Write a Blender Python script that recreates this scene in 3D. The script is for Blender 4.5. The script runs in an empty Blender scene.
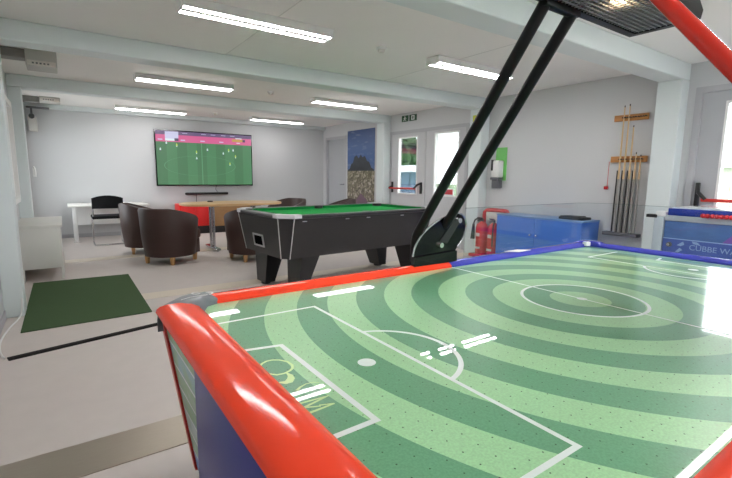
import bpy, bmesh, math, random
from mathutils import Vector, Matrix
random.seed(7)
S = bpy.context.scene
COL = S.collection
PI = math.pi
ORG = {}

# ------------------------------------------------------------------ view / world
S.view_settings.view_transform = 'Standard'
S.view_settings.look = 'None'
S.view_settings.gamma = 1.0
S.view_settings.use_curve_mapping = False
S.view_settings.exposure = 0.52
S.cycles.use_denoising = True
S.cycles.max_bounces = 10
S.cycles.diffuse_bounces = 6
S.cycles.glossy_bounces = 4
S.cycles.transparent_max_bounces = 12
S.cycles.sample_clamp_indirect = 6.0

# ------------------------------------------------------------------ materials
def lin(c):
    c = c / 255.0
    return c / 12.92 if c <= 0.04045 else ((c + 0.055) / 1.055) ** 2.4
def rgb(c): return (lin(c[0]), lin(c[1]), lin(c[2]), 1.0)

def mat(name, c, rough=0.5, metal=0.0, noise=(30.0, 0.05), bump=0.0, coat=0.0, spec=0.5, stretch=None, sheen=0.0):
    """Principled material whose colour and surface vary with procedural noise."""
    m = bpy.data.materials.new(name); m.use_nodes = True
    nt = m.node_tree; N = nt.nodes; L = nt.links
    b = N['Principled BSDF']
    tc = N.new('ShaderNodeTexCoord'); mp = N.new('ShaderNodeMapping')
    if stretch: mp.inputs['Scale'].default_value = stretch
    L.new(tc.outputs['Object'], mp.inputs['Vector'])
    nz = N.new('ShaderNodeTexNoise'); nz.inputs['Scale'].default_value = noise[0]; nz.inputs['Detail'].default_value = 3
    L.new(mp.outputs['Vector'], nz.inputs['Vector'])
    mx = N.new('ShaderNodeMix'); mx.data_type = 'RGBA'
    col = rgb(c); a = noise[1]
    mx.inputs[6].default_value = (col[0]*(1-a), col[1]*(1-a), col[2]*(1-a), 1)
    mx.inputs[7].default_value = (min(1, col[0]*(1+a)), min(1, col[1]*(1+a)), min(1, col[2]*(1+a)), 1)
    L.new(nz.outputs['Fac'], mx.inputs[0]); L.new(mx.outputs[2], b.inputs['Base Color'])
    b.inputs['Roughness'].default_value = rough; b.inputs['Metallic'].default_value = metal
    b.inputs['Specular IOR Level'].default_value = spec
    b.inputs['Coat Weight'].default_value = coat; b.inputs['Coat Roughness'].default_value = 0.05
    if sheen: b.inputs['Sheen Weight'].default_value = sheen
    if bump:
        bp = N.new('ShaderNodeBump'); bp.inputs['Strength'].default_value = bump; bp.inputs['Distance'].default_value = 0.004
        L.new(nz.outputs['Fac'], bp.inputs['Height']); L.new(bp.outputs['Normal'], b.inputs['Normal'])
    return m

def emit(name, c, strength):
    m = bpy.data.materials.new(name); m.use_nodes = True
    nt = m.node_tree; b = nt.nodes['Principled BSDF']
    b.inputs['Base Color'].default_value = (0.05, 0.05, 0.05, 1)
    nz = nt.nodes.new('ShaderNodeTexNoise'); nz.inputs['Scale'].default_value = 40
    mx = nt.nodes.new('ShaderNodeMix'); mx.data_type = 'RGBA'
    col = rgb(c)
    mx.inputs[6].default_value = tuple(v*0.97 for v in col[:3]) + (1,); mx.inputs[7].default_value = col
    nt.links.new(nz.outputs['Fac'], mx.inputs[0]); nt.links.new(mx.outputs[2], b.inputs['Emission Color'])
    b.inputs['Emission Strength'].default_value = strength
    return m

def glass(name, tint=(250, 252, 252), gloss=0.06, k=0.8):
    m = bpy.data.materials.new(name); m.use_nodes = True
    nt = m.node_tree; N = nt.nodes; L = nt.links
    N.remove(N['Principled BSDF'])
    out = N['Material Output']
    tr = N.new('ShaderNodeBsdfTransparent'); tr.inputs[0].default_value = rgb(tint)
    gl = N.new('ShaderNodeBsdfGlossy'); gl.inputs['Roughness'].default_value = 0.03
    fr = N.new('ShaderNodeFresnel'); fr.inputs[0].default_value = 1.45
    sc = N.new('ShaderNodeMath'); sc.operation = 'MULTIPLY_ADD'; sc.inputs[1].default_value = k; sc.inputs[2].default_value = gloss*0.3
    L.new(fr.outputs[0], sc.inputs[0])
    mx = N.new('ShaderNodeMixShader'); L.new(sc.outputs[0], mx.inputs[0]); L.new(tr.outputs[0], mx.inputs[1]); L.new(gl.outputs[0], mx.inputs[2])
    L.new(mx.outputs[0], out.inputs[0])
    return m

M = {}
M['wall'] = mat('white wall panel', (201, 202, 203), 0.45, noise=(2.0, 0.015))
M['ceil'] = mat('white ceiling panel', (243, 241, 238), 0.55, noise=(1.5, 0.015))
M['frame_white'] = mat('white painted steel', (218, 226, 226), 0.35, noise=(3, 0.015))
M['floor'] = mat('pale grey floor covering', (204, 195, 190), 0.55, noise=(9, 0.05), bump=0.02)
M['strip'] = mat('brushed aluminium strip', (176, 166, 152), 0.38, metal=0.85, noise=(60, 0.08), stretch=(0.3, 6, 1))
M['cream_strip'] = mat('pale aluminium strip', (222, 212, 196), 0.45, metal=0.6, noise=(60, 0.06), stretch=(0.3, 6, 1))
M['door_grey'] = mat('grey door paint', (196, 196, 198), 0.4, noise=(4, 0.02))
M['door_dark'] = mat('mid grey door paint', (172, 174, 178), 0.4, noise=(4, 0.02))
M['frame_grey'] = mat('grey door frame paint', (178, 178, 182), 0.4, noise=(4, 0.02))
M['black'] = mat('black plastic', (22, 22, 24), 0.4, noise=(40, 0.15))
M['black_gloss'] = mat('glossy black steel', (10, 10, 15), 0.1, noise=(20, 0.15), spec=0.4)
M['black_satin'] = mat('satin black steel', (15, 15, 19), 0.35, noise=(30, 0.12), spec=0.25)
M['chrome'] = mat('chrome', (225, 225, 228), 0.14, metal=1.0, noise=(30, 0.03))
M['dull_chrome'] = mat('dull chrome', (200, 200, 205), 0.25, metal=1.0, noise=(30, 0.03))
M['red_gloss'] = mat('glossy red plastic', (255, 74, 46), 0.10, noise=(12, 0.015), spec=0.22)
M['red_tube'] = mat('glossy red tube paint', (214, 38, 24), 0.18, noise=(12, 0.03), coat=0.5)
M['red_trim'] = mat('deep red trim', (204, 54, 46), 0.35, noise=(14, 0.06))
M['blue_gloss'] = mat('glossy violet blue plastic', (62, 68, 178), 0.18, noise=(12, 0.04), spec=0.4)
M['navy'] = mat('navy laminate', (58, 58, 136), 0.3, noise=(5, 0.06), spec=0.3)
M['cap_grey'] = mat('grey moulded plastic', (104, 110, 116), 0.35, noise=(20, 0.06))
M['white_plastic'] = mat('white plastic', (232, 232, 230), 0.35, noise=(20, 0.02))
M['off_white'] = mat('off white laminate', (222, 220, 214), 0.45, noise=(8, 0.02))
M['mat_green'] = mat('dark green mat pile', (72, 92, 64), 0.9, noise=(160, 0.25), bump=0.3, spec=0.1)
M['brown'] = mat('dark brown leatherette', (58, 36, 31), 0.5, noise=(60, 0.15), bump=0.1)
M['brown_seat'] = mat('brown leatherette seat', (72, 46, 40), 0.5, noise=(60, 0.15), bump=0.1)
M['wood_leg'] = mat('pale beech', (196, 150, 98), 0.45, noise=(10, 0.15), stretch=(8, 8, 1))
M['oak'] = mat('oak veneer', (200, 164, 118), 0.4, noise=(6, 0.1), stretch=(1, 10, 1))
M['oak_dark'] = mat('tan wood veneer', (158, 118, 76), 0.45, noise=(6, 0.12), stretch=(1, 8, 8))
M['pine'] = mat('varnished pine', (190, 132, 72), 0.4, noise=(8, 0.15), stretch=(8, 1, 8))
M['cue_wood'] = mat('ash cue shaft', (214, 184, 140), 0.35, noise=(10, 0.1), stretch=(8, 8, 1))
M['cue_grey'] = mat('cue grey sleeve', (150, 146, 142), 0.4, noise=(10, 0.1), stretch=(8, 8, 1))
M['red_cab'] = mat('bright red lacquer', (224, 28, 30), 0.35, noise=(6, 0.03))
M['fabric_black'] = mat('black upholstery', (20, 20, 22), 0.85, noise=(200, 0.3), bump=0.2, spec=0.2)
M['cloth'] = mat('green baize', (28, 150, 70), 0.9, noise=(250, 0.1), bump=0.1, spec=0.1)
M['cushion'] = mat('green cushion baize', (22, 122, 58), 0.9, noise=(250, 0.1), bump=0.1, spec=0.1)
M['pool_body'] = mat('charcoal grained laminate', (40, 39, 40), 0.45, noise=(14, 0.12), stretch=(1, 1, 14), bump=0.05)
M['pool_leg'] = mat('black grained laminate', (30, 31, 34), 0.35, noise=(14, 0.15), stretch=(14, 14, 1))
M['pool_top'] = mat('black laminate rail', (44, 44, 46), 0.3, noise=(14, 0.1))
M['casting'] = mat('cast silver corner', (222, 222, 224), 0.35, metal=0.35, noise=(30, 0.03))
M['grille'] = mat('grey grille wire', (150, 148, 160), 0.35, noise=(40, 0.1))
M['joint'] = mat('panel joint strip', (216, 214, 210), 0.4, noise=(8, 0.03))
M['void'] = mat('unlit opening', (8, 8, 9), 0.95, noise=(20, 0.1), spec=0.0)
M['rubber'] = mat('black rubber', (34, 31, 30), 0.8, noise=(40, 0.15), spec=0.15)
M['silver'] = mat('silver edging', (206, 206, 208), 0.3, metal=0.8, noise=(30, 0.03))
M['blue_cab'] = mat('blue powder coated steel', (62, 116, 206), 0.4, noise=(8, 0.03))
M['blue_top'] = mat('pale blue steel top', (112, 150, 200), 0.3, noise=(8, 0.03))
M['ext_red'] = mat('fire engine red', (200, 28, 36), 0.25, noise=(10, 0.05), coat=0.3)
M['label_white'] = mat('white printed label', (220, 214, 206), 0.5, noise=(60, 0.1))
M['green_board'] = mat('green board', (110, 190, 96), 0.5, noise=(40, 0.12))
M['sign_green'] = mat('dark green sign', (16, 70, 40), 0.4, noise=(20, 0.05))
M['sign_white'] = mat('white sign print', (225, 230, 225), 0.4, noise=(20, 0.03))
M['sign_yellow'] = mat('yellow sign', (196, 196, 44), 0.4, noise=(20, 0.05))
M['grey_unit'] = mat('grey metal casing', (192, 190, 184), 0.5, noise=(20, 0.03))
M['duct_grey'] = mat('dark grey duct', (140, 138, 134), 0.5, noise=(20, 0.05))
M['grey_mid'] = mat('mid grey plastic', (92, 92, 96), 0.45, noise=(20, 0.05))
M['paper'] = mat('white paper', (236, 236, 238), 0.7, noise=(20, 0.02))
M['royal'] = mat('royal blue laminate', (24, 52, 148), 0.25, noise=(8, 0.05), coat=0.3)
M['silver_band'] = mat('silver grey band', (172, 182, 190), 0.3, noise=(8, 0.03))
M['table_white'] = mat('white gloss playfield', (228, 232, 234), 0.12, noise=(8, 0.02), coat=0.4)
M['red_bead'] = mat('red plastic beads', (196, 30, 44), 0.35, noise=(60, 0.2))
M['purple'] = mat('purple print', (120, 84, 170), 0.4, noise=(8, 0.08))
M['line_blue'] = mat('pale blue line print', (150, 178, 220), 0.4, noise=(20, 0.05))
M['text_pale'] = mat('pale blue lettering', (140, 166, 206), 0.4, noise=(40, 0.06))
M['notice_red'] = mat('red notice print', (206, 62, 70), 0.5, noise=(60, 0.3))
M['mark_white'] = mat('white line print', (240, 251, 247), 0.3, noise=(200, 0.03), spec=0.4)
M['mark_lime'] = mat('pale lime print', (206, 238, 166), 0.3, noise=(200, 0.03), spec=0.4)
M['bark'] = mat('bark', (84, 68, 54), 0.9, noise=(14, 0.3), bump=0.5)
M['leaf'] = mat('tree foliage', (52, 84, 40), 0.8, noise=(5, 0.45), bump=0.6)
M['leaf_dark'] = mat('dark tree foliage', (44, 70, 38), 0.8, noise=(5, 0.45), bump=0.6)
M['grass'] = mat('lawn', (86, 112, 62), 0.9, noise=(30, 0.25), bump=0.3)
M['paving'] = mat('pale paving', (190, 188, 184), 0.8, noise=(6, 0.1))
M['shed_blue'] = mat('blue grey cladding', (84, 108, 132), 0.6, noise=(3, 0.08))
M['roof_white'] = mat('white roofing sheet', (226, 230, 234), 0.5, noise=(3, 0.03))
M['fence_wood'] = mat('weathered fence timber', (176, 164, 148), 0.8, noise=(8, 0.2), stretch=(8, 8, 1))
M['tube'] = emit('lit fluorescent tube', (253, 250, 249), 42.0)
M['diff'] = emit('lit prismatic diffuser', (253, 250, 250), 14.0)
M['bulb'] = emit('warm lit lamp', (255, 226, 170), 12.0)
M['glass'] = glass('window glass')
M['acrylic'] = glass('clear acrylic', (250, 252, 253), 0.02, 0.12)
M['acrylic_edge'] = glass('acrylic edge', (222, 230, 232), 0.1, 0.3)

# ------------------------------------------------------------------ mesh helpers
def BM(): return bmesh.new()
def box(bm, x0, x1, y0, y1, z0, z1, bev=0.0, mi=0):
    vs = [bm.verts.new(p) for p in ((x0,y0,z0),(x1,y0,z0),(x1,y1,z0),(x0,y1,z0),(x0,y0,z1),(x1,y0,z1),(x1,y1,z1),(x0,y1,z1))]
    fs = [bm.faces.new([vs[i] for i in f]) for f in ((3,2,1,0),(4,5,6,7),(0,1,5,4),(1,2,6,5),(2,3,7,6),(3,0,4,7))]
    for f in fs: f.material_index = mi
    if bev > 0:
        es = set(e for f in fs for e in f.edges)
        r = bmesh.ops.bevel(bm, geom=list(es), offset=bev, segments=2, affect='EDGES', profile=0.5)
        for f in r['faces']: f.material_index = mi
    return bm
def loft(bm, loops, caps=True, close=True, mi=0):
    rings = [[bm.verts.new(p) for p in lp] for lp in loops]
    n = len(rings[0])
    for a, b in zip(rings[:-1], rings[1:]):
        for i in range(n if close else n-1):
            j = (i+1) % n
            bm.faces.new((a[i], a[j], b[j], b[i])).material_index = mi
    if caps:
        bm.faces.new(rings[0][::-1]).material_index = mi
        bm.faces.new(rings[-1]).material_index = mi
    return bm
def cyl(bm, p0, p1, r0, r1=None, seg=16, mi=0):
    return tube(bm, [p0, p1], [r0, r0 if r1 is None else r1], seg, mi)
def tube(bm, pts, r, seg=12, mi=0):
    pts = [Vector(p) for p in pts]
    rs = r if isinstance(r, (list, tuple)) else [r]*len(pts)
    loops = []
    up = None
    for i, p in enumerate(pts):
        t = ((pts[min(i+1, len(pts)-1)] - pts[max(i-1, 0)])).normalized()
        if up is None:
            up = Vector((0,0,1)) if abs(t.z) < 0.9 else Vector((0,1,0))
        a = t.cross(up).normalized(); b = a.cross(t).normalized(); up = b
        loops.append([p + (a*math.cos(2*PI*k/seg) + b*math.sin(2*PI*k/seg))*rs[i] for k in range(seg)])
    return loft(bm, loops, mi=mi)
def smooth_path(pts, n=6):
    """Catmull-Rom through pts."""
    P = [Vector(p) for p in pts]; out = []
    for i in range(len(P)-1):
        p0, p1, p2, p3 = P[max(i-1,0)], P[i], P[i+1], P[min(i+2,len(P)-1)]
        for k in range(n):
            t = k/n
            out.append(0.5*((2*p1)+(p2-p0)*t+(2*p0-5*p1+4*p2-p3)*t*t+(3*p1-p0-3*p2+p3)*t**3))
    out.append(P[-1]); return out
def lathe(bm, prof, c=(0,0,0), seg=24, mi=0):
    loops = [[(c[0]+r*math.cos(2*PI*k/seg), c[1]+r*math.sin(2*PI*k/seg), c[2]+z) for k in range(seg)] for r, z in prof]
    return loft(bm, loops, mi=mi)
def sphere(bm, c, r, u=16, v=10, sc=(1,1,1), mi=0):
    loops = [[(c[0]+sc[0]*r*math.sin(PI*j/v)*math.cos(2*PI*k/u), c[1]+sc[1]*r*math.sin(PI*j/v)*math.sin(2*PI*k/u), c[2]-sc[2]*r*math.cos(PI*j/v)) for k in range(u)] for j in range(1, v)]
    return loft(bm, loops, mi=mi)
def prism(bm, poly, axis, a, b, mi=0):
    """poly: 2-D points; extruded along axis ('x': (y,z), 'y': (x,z), 'z': (x,y)) from a to b."""
    def P(p, t): return {'x': (t, p[0], p[1]), 'y': (p[0], t, p[1]), 'z': (p[0], p[1], t)}[axis]
    return loft(bm, [[P(p, a) for p in poly], [P(p, b) for p in poly]], mi=mi)
def ribbon(bm, pts, w, z, h=0.0006, closed=False, mi=0):
    """thin raised printed line of width w through 2-D pts."""
    n = len(pts); V2 = [Vector((p[0], p[1])) for p in pts]
    ws = w if isinstance(w, list) else [w]*n
    Lf, Rt = [], []
    for i in range(n):
        a = V2[(i-1) % n] if closed or i > 0 else None
        c = V2[(i+1) % n] if closed or i < n-1 else None
        d1 = (V2[i]-a).normalized() if a is not None else None
        d2 = (c-V2[i]).normalized() if c is not None else None
        d1 = d1 or d2; d2 = d2 or d1
        n1 = Vector((-d1.y, d1.x)); n2 = Vector((-d2.y, d2.x)); m = (n1+n2).normalized()
        k = ws[i]/2/max(0.3, m.dot(n1))
        Lf.append(V2[i]+m*k); Rt.append(V2[i]-m*k)
    lv = [bm.verts.new((p.x, p.y, z+h)) for p in Lf]; rv = [bm.verts.new((p.x, p.y, z+h)) for p in Rt]
    for i in range(n if closed else n-1):
        j = (i+1) % n
        bm.faces.new((rv[i], rv[j], lv[j], lv[i])).material_index = mi
    return bm
def circle2(c, r, n=48, a0=0, a1=2*PI, end=False):
    return [(c[0]+r*math.cos(a0+(a1-a0)*k/n), c[1]+r*math.sin(a0+(a1-a0)*k/n)) for k in range(n+(1 if end else 0))]
def textbm(bm, s, size, matrix, extrude=0.001, mi=0):
    cu = bpy.data.curves.new('lettering', 'FONT'); cu.body = s; cu.size = size; cu.extrude = extrude
    o = bpy.data.objects.new('lettering', cu); COL.objects.link(o)
    dg = bpy.context.evaluated_depsgraph_get()
    me = bpy.data.meshes.new_from_object(o.evaluated_get(dg))
    me.transform(matrix)
    n0 = len(bm.faces); bm.from_mesh(me); bm.faces.ensure_lookup_table()
    for f in bm.faces[n0:]: f.material_index = mi
    bpy.data.objects.remove(o); bpy.data.curves.remove(cu); bpy.data.meshes.remove(me)
    return bm

# ------------------------------------------------------------------ object helpers
def thing(name, label, cat, loc=(0,0,0), rotz=0.0, group=None):
    o = bpy.data.objects.new(name, None); COL.objects.link(o)
    o.empty_display_size = 0.1; o.location = loc; o.rotation_euler = (0,0,rotz)
    o['label'] = label; o['category'] = cat
    if group: o['group'] = group
    ORG[o.name] = Vector(loc)
    return o
def mk(name, bm, m, parent=None, org=None, smooth=35, local=False):
    """Link one mesh object; geometry is given in world coordinates unless local."""
    bmesh.ops.recalc_face_normals(bm, faces=bm.faces[:])
    o0 = ORG[parent.name] if parent is not None else Vector(org or (0,0,0))
    if not local: bmesh.ops.translate(bm, verts=bm.verts[:], vec=-o0)
    me = bpy.data.meshes.new(name); bm.to_mesh(me); bm.free()
    for x in (m if isinstance(m, (list, tuple)) else [m]): me.materials.append(x)
    if smooth:
        me.polygons.foreach_set('use_smooth', [True]*len(me.polygons))
        me.set_sharp_from_angle(angle=math.radians(smooth))
    o = bpy.data.objects.new(name, me); COL.objects.link(o)
    if parent is not None: o.parent = parent
    else: o.location = o0
    ORG[o.name] = o0
    return o
def tag(o, label, cat, group=None):
    o['label'] = label; o['category'] = cat
    if group: o['group'] = group
    return o
def struct(name, bm, m, parent=None, smooth=0, org=None):
    o = mk(name, bm, m, parent, smooth=smooth, org=org)
    if parent is None: o['kind'] = 'structure'
    return o
def dup(root, loc, rotz, label, group=None):
    r = root.copy(); COL.objects.link(r); r.location = loc; r.rotation_euler = (0,0,rotz); r['label'] = label
    if group: r['group'] = group
    for ch in list(root.children):
        c = ch.copy(); COL.objects.link(c); c.parent = r
        for g in list(ch.children):
            d = g.copy(); COL.objects.link(d); d.parent = c
    return r

# ------------------------------------------------------------------ camera
YAW, PIT, ROL, F = 0.60761, -0.14398, 0.01133, 434.95
fw = Vector((math.sin(YAW)*math.cos(PIT), math.cos(YAW)*math.cos(PIT), math.sin(PIT)))
r0 = Vector((math.cos(YAW), -math.sin(YAW), 0)); u0 = r0.cross(fw)
rt = math.cos(ROL)*r0 + math.sin(ROL)*u0; up = math.cos(ROL)*u0 - math.sin(ROL)*r0
cam = bpy.data.cameras.new('camera'); cam.sensor_width = 36; cam.lens = F/732*36; cam.clip_start = 0.02
co = bpy.data.objects.new('camera', cam); COL.objects.link(co)
mw = Matrix((rt, up, -fw)).transposed().to_4x4(); mw.translation = (0, 0, 1.2); co.matrix_world = mw
S.camera = co

# ------------------------------------------------------------------ room shell
XL, XR, YB, YF, ZC = -0.47, 5.42, 9.70, -3.0, 2.38
b = BM(); box(b, XL-0.15, XR+0.15, YF-0.15, YB+0.15, -0.1, 0); struct('floor', b, M['floor'])
b = BM(); box(b, XL-0.15, XR+0.15, YF-0.15, YB+0.15, ZC, ZC+0.1); struct('ceiling', b, M['ceil'])
WA, WB, W0, W1 = 7.35, 9.45, 0.55, 2.16                             # glazed opening of the farthest bay
b = BM(); box(b, XL-0.15, XL, YF, WA, 0, ZC); box(b, XL-0.15, XL, WA, WB, 0, W0); box(b, XL-0.15, XL, WA, WB, W1, ZC); box(b, XL-0.15, XL, WB, YB, 0, ZC)
struct('wall_left', b, M['wall'])
b = BM()
for a in ((WA, WA+0.05, W0, W1), (WB-0.05, WB, W0, W1), (WA+0.05, WB-0.05, W0, W0+0.05), (WA+0.05, WB-0.05, W1-0.05, W1)): box(b, XL-0.11, XL-0.04, *a)
box(b, XL-0.10, XL-0.05, (WA+WB)/2-0.025, (WA+WB)/2+0.025, W0+0.05, W1-0.05)
w = struct('window_3', b, M['frame_grey'])
b = BM(); box(b, XL-0.078, XL-0.072, WA+0.05, WB-0.05, W0+0.05, W1-0.05); mk('pane', b, M['glass'], w, smooth=0)
b = BM(); box(b, XL-0.15, XR+0.15, YB, YB+0.12, 0, ZC); struct('wall_back', b, M['wall'])
# wall behind the camera with a wide window
b = BM()
for a in ((XL-0.15, 0.6, 0, ZC), (4.6, XR+0.15, 0, ZC), (0.6, 4.6, 0, 0.9), (0.6, 4.6, 2.1, ZC)):
    box(b, a[0], a[1], YF-0.12, YF, a[2], a[3])
struct('wall_front', b, M['wall'])
b = BM()
for a in ((0.6, 0.66, 0.9, 2.1), (4.54, 4.6, 0.9, 2.1), (2.57, 2.63, 0.96, 2.04), (0.66, 4.54, 0.9, 0.96), (0.66, 4.54, 2.04, 2.1)):
    box(b, a[0], a[1], YF-0.09, YF-0.03, a[2], a[3])
w = struct('window_1', b, M['frame_grey'])
b = BM(); box(b, 0.66, 4.54, YF-0.064, YF-0.058, 0.96, 2.04); mk('pane', b, M['glass'], w, smooth=0)
# right wall around its doors
b = BM()
for y0, y1, z0, z1 in ((YF, 0.85, 0, ZC), (0.85, 1.88, 2.13, ZC), (1.88, 4.93, 0, ZC), (4.93, 6.99, 2.06, ZC), (6.99, 8.62, 0, ZC), (8.62, 9.56, 2.11, ZC), (9.56, YB, 0, ZC)):
    box(b, XR, XR+0.12, y0, y1, z0, z1)
struct('wall_right', b, M['wall'])
# ceiling beams, posts
n = 0
def trim(bm, m):
    global n
    n += 1
    return struct('trim_%d' % n, bm, m)
for y0, y1, zb in ((1.95, 2.18, 2.21), (4.53, 4.76, 2.22), (6.97, 7.2, 2.23), (-0.6, -0.37, 2.21)):
    b = BM(); box(b, XL, XR, y0, y1, zb, ZC, 0.012); trim(b, M['frame_white'])
    b = BM(); box(b, 5.24, XR, y0, y1, 0, zb, 0.008); trim(b, M['frame_white'])
    b = BM(); box(b, XL, -0.335, y0, y1, 0, zb, 0.008); trim(b, M['frame_white'])
b = BM(); box(b, XL, XR, 9.6, YB, 2.30, ZC, 0.01); trim(b, M['frame_white'])
# floor cover strips over the module joints
b = BM(); box(b, XL+0.02, 5.2, 1.935, 2.19, 0, 0.004); trim(b, M['strip'])
b = BM(); box(b, -0.33, 5.2, 4.53, 4.76, 0, 0.004); trim(b, M['cream_strip'])
b = BM(); box(b, -0.33, 5.2, 6.97, 7.2, 0, 0.004); trim(b, M['cream_strip'])
# skirting
b = BM(); box(b, XL, XR, YB-0.012, YB, 0, 0.07); o = struct('baseboard_back', b, M['frame_grey'])
b = BM()
for y0, y1 in ((7.2, 8.58), (2.2, 4.53)): box(b, XR-0.012, XR, y0, y1, 0, 0.07)
struct('baseboard_right', b, M['frame_grey'])
b = BM()
for y0, y1 in ((2.2, 4.53), (4.78, 6.97), (7.22, 9.68)): box(b, XL, XL+0.012, y0, y1, 0, 0.07)
struct('baseboard_left', b, M['frame_grey'])
# thin ceiling panel joints
for x in (1.43, 3.4):
    b = BM(); box(b, x-0.004, x+0.004, 2.18, 4.53, ZC-0.002, ZC); trim(b, M['joint'])
# window on the left wall between the posts
b = BM()
for a in ((5.0, 5.06, 0.85, 2.0), (6.6, 6.66, 0.85, 2.0), (5.06, 6.6, 0.85, 0.91), (5.06, 6.6, 1.94, 2.0)):
    box(b, XL, XL+0.05, a[0], a[1], a[2], a[3], 0.004)
box(b, XL, XL+0.01, 5.06, 6.6, 0.91, 1.94)
w2 = struct('window_2', b, M['white_plastic'])
b = BM(); cyl(b, (XL+0.05, 5.03, 1.05), (XL+0.09, 5.03, 1.05), 0.012); tube(b, [(XL+0.09, 5.03, 1.06), (XL+0.09, 5.05, 0.98)], 0.011)
mk('window_handle', b, M['black'], w2)

# ------------------------------------------------------------------ doors
def lever_bar(parent, y0, y1, z, ybr, up_len=0.12, side=1, xo=XR):
    """red push bar between two black brackets, standing off the leaf"""
    b = BM(); cyl(b, (xo-0.10, y0, z), (xo-0.10, y1, z-0.005), 0.017)
    pb = mk('push_bar', b, M['red_trim'], parent)
    b = BM()
    box(b, xo-0.035, xo-0.006, ybr[0]-0.02, ybr[0]+0.02, z-0.09, z+up_len, 0.006)
    tube(b, [(xo-0.03, ybr[0], z+up_len-0.02), (xo-0.09, ybr[0]+side*0.03, z+0.07), (xo-0.105, ybr[0]+side*0.10, z)], 0.018)
    mk('bar_bracket', b, M['black'], parent)
    b = BM()
    box(b, xo-0.035, xo-0.006, ybr[1]-0.02, ybr[1]+0.02, z-0.09, z+up_len, 0.006)
    tube(b, [(xo-0.03, ybr[1], z+0.03), (xo-0.1, ybr[1], z)], 0.018)
    mk('bar_bracket', b, M['black'], parent)
def leaf(bm, y0, y1, z0, z1, g, x0=XR+0.0, x1=XR+0.05):
    """door leaf with one glazed opening g = (y0,y1,z0,z1)"""
    for a in ((y0, g[0], z0, z1), (g[1], y1, z0, z1), (g[0], g[1], z0, g[2]), (g[0], g[1], g[3], z1)):
        box(bm, x0, x1, *a[:2], *a[2:])
    return bm
def glaze(parent, g, m=None):
    b = BM()
    e = 0.022
    for a in ((g[0], g[0]+e, g[2], g[3]), (g[1]-e, g[1], g[2], g[3]), (g[0]+e, g[1]-e, g[2], g[2]+e), (g[0]+e, g[1]-e, g[3]-e, g[3])):
        box(b, XR-0.008, XR+0.058, *a)
    mk('glazing_bead', b, M['white_plastic'], parent, smooth=0)
    b = BM(); box(b, XR+0.022, XR+0.028, g[0], g[1], g[2], g[3]); mk('pane', b, M['glass'], parent, smooth=0)
# frame of the double exit door
b = BM()
for a in ((4.93, 4.99, 0, 2.06), (6.93, 6.99, 0, 2.06), (4.99, 6.93, 2.0, 2.06)):
    box(b, XR-0.012, XR+0.1, *a)
trim(b, M['frame_grey'])
b = BM(); gA = (6.16, 6.73, 0.86, 1.94); leaf(b, 5.965, 6.93, 0.005, 2.0, gA)
d1 = struct('door_1', b, M['door_grey']); glaze(d1, gA)
lever_bar(d1, 6.10, 6.86, 0.975, (6.03, 6.87), side=1)
b = BM(); gB = (5.13, 5.72, 0.86, 1.96); leaf(b, 4.99, 5.955, 0.005, 2.0, gB)
d2 = struct('door_2', b, M['door_grey']); glaze(d2, gB)
b = BM(); box(b, XR-0.012, XR-0.004, 5.93, 5.99, 0.005, 2.0, 0.003); mk('meeting_stile', b, M['door_grey'], d2)
b = BM(); box(b, XR+0.018, XR+0.021, 5.24, 5.66, 0.87, 1.0); mk('notice_backing', b, M['paper'], d2, smooth=0)
b = BM(); box(b, XR+0.0155, XR+0.0185, 5.26, 5.50, 0.90, 0.985); 
textbm(b, 'FIRE EXIT', 0.045, Matrix.Translation((XR+0.0152, 5.655, 0.945)) @ Matrix.Rotation(-PI/2, 4, 'Z') @ Matrix.Rotation(PI/2, 4, 'X'), 0.0005)
mk('notice', b, M['notice_red'], d2, smooth=0)
# plain grey door by the poster
b = BM()
for a in ((8.62, 8.68, 0, 2.11), (9.50, 9.56, 0, 2.11), (8.68, 9.50, 2.05, 2.11)): box(b, XR-0.015, XR+0.1, *a)
trim(b, M['frame_grey'])
b = BM(); box(b, XR+0.04, XR+0.085, 8.68, 9.50, 0.005, 2.05); d3 = struct('door_3', b, M['door_dark'])
b = BM(); cyl(b, (XR+0.04, 8.75, 1.0), (XR-0.01, 8.75, 1.0), 0.012); tube(b, [(XR-0.01, 8.745, 1.0), (XR-0.01, 8.87, 1.0)], 0.01); mk('door_handle', b, M['dull_chrome'], d3)
# glazed exit door on the right
b = BM()
for a in ((1.815, 1.88, 0, 2.13), (0.85, 0.91, 0, 2.13), (0.91, 1.815, 2.07, 2.13)): box(b, XR-0.02, XR+0.1, *a)
trim(b, M['frame_grey'])
b = BM(); gD = (1.0, 1.62, 0.25, 1.97); leaf(b, 0.91, 1.815, 0.005, 2.07, gD)
d4 = struct('door_4', b, M['door_dark']); glaze(d4, gD)
lever_bar(d4, 0.98, 1.70, 1.0, (1.765, 0.96), up_len=0.17, side=-1)

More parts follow.
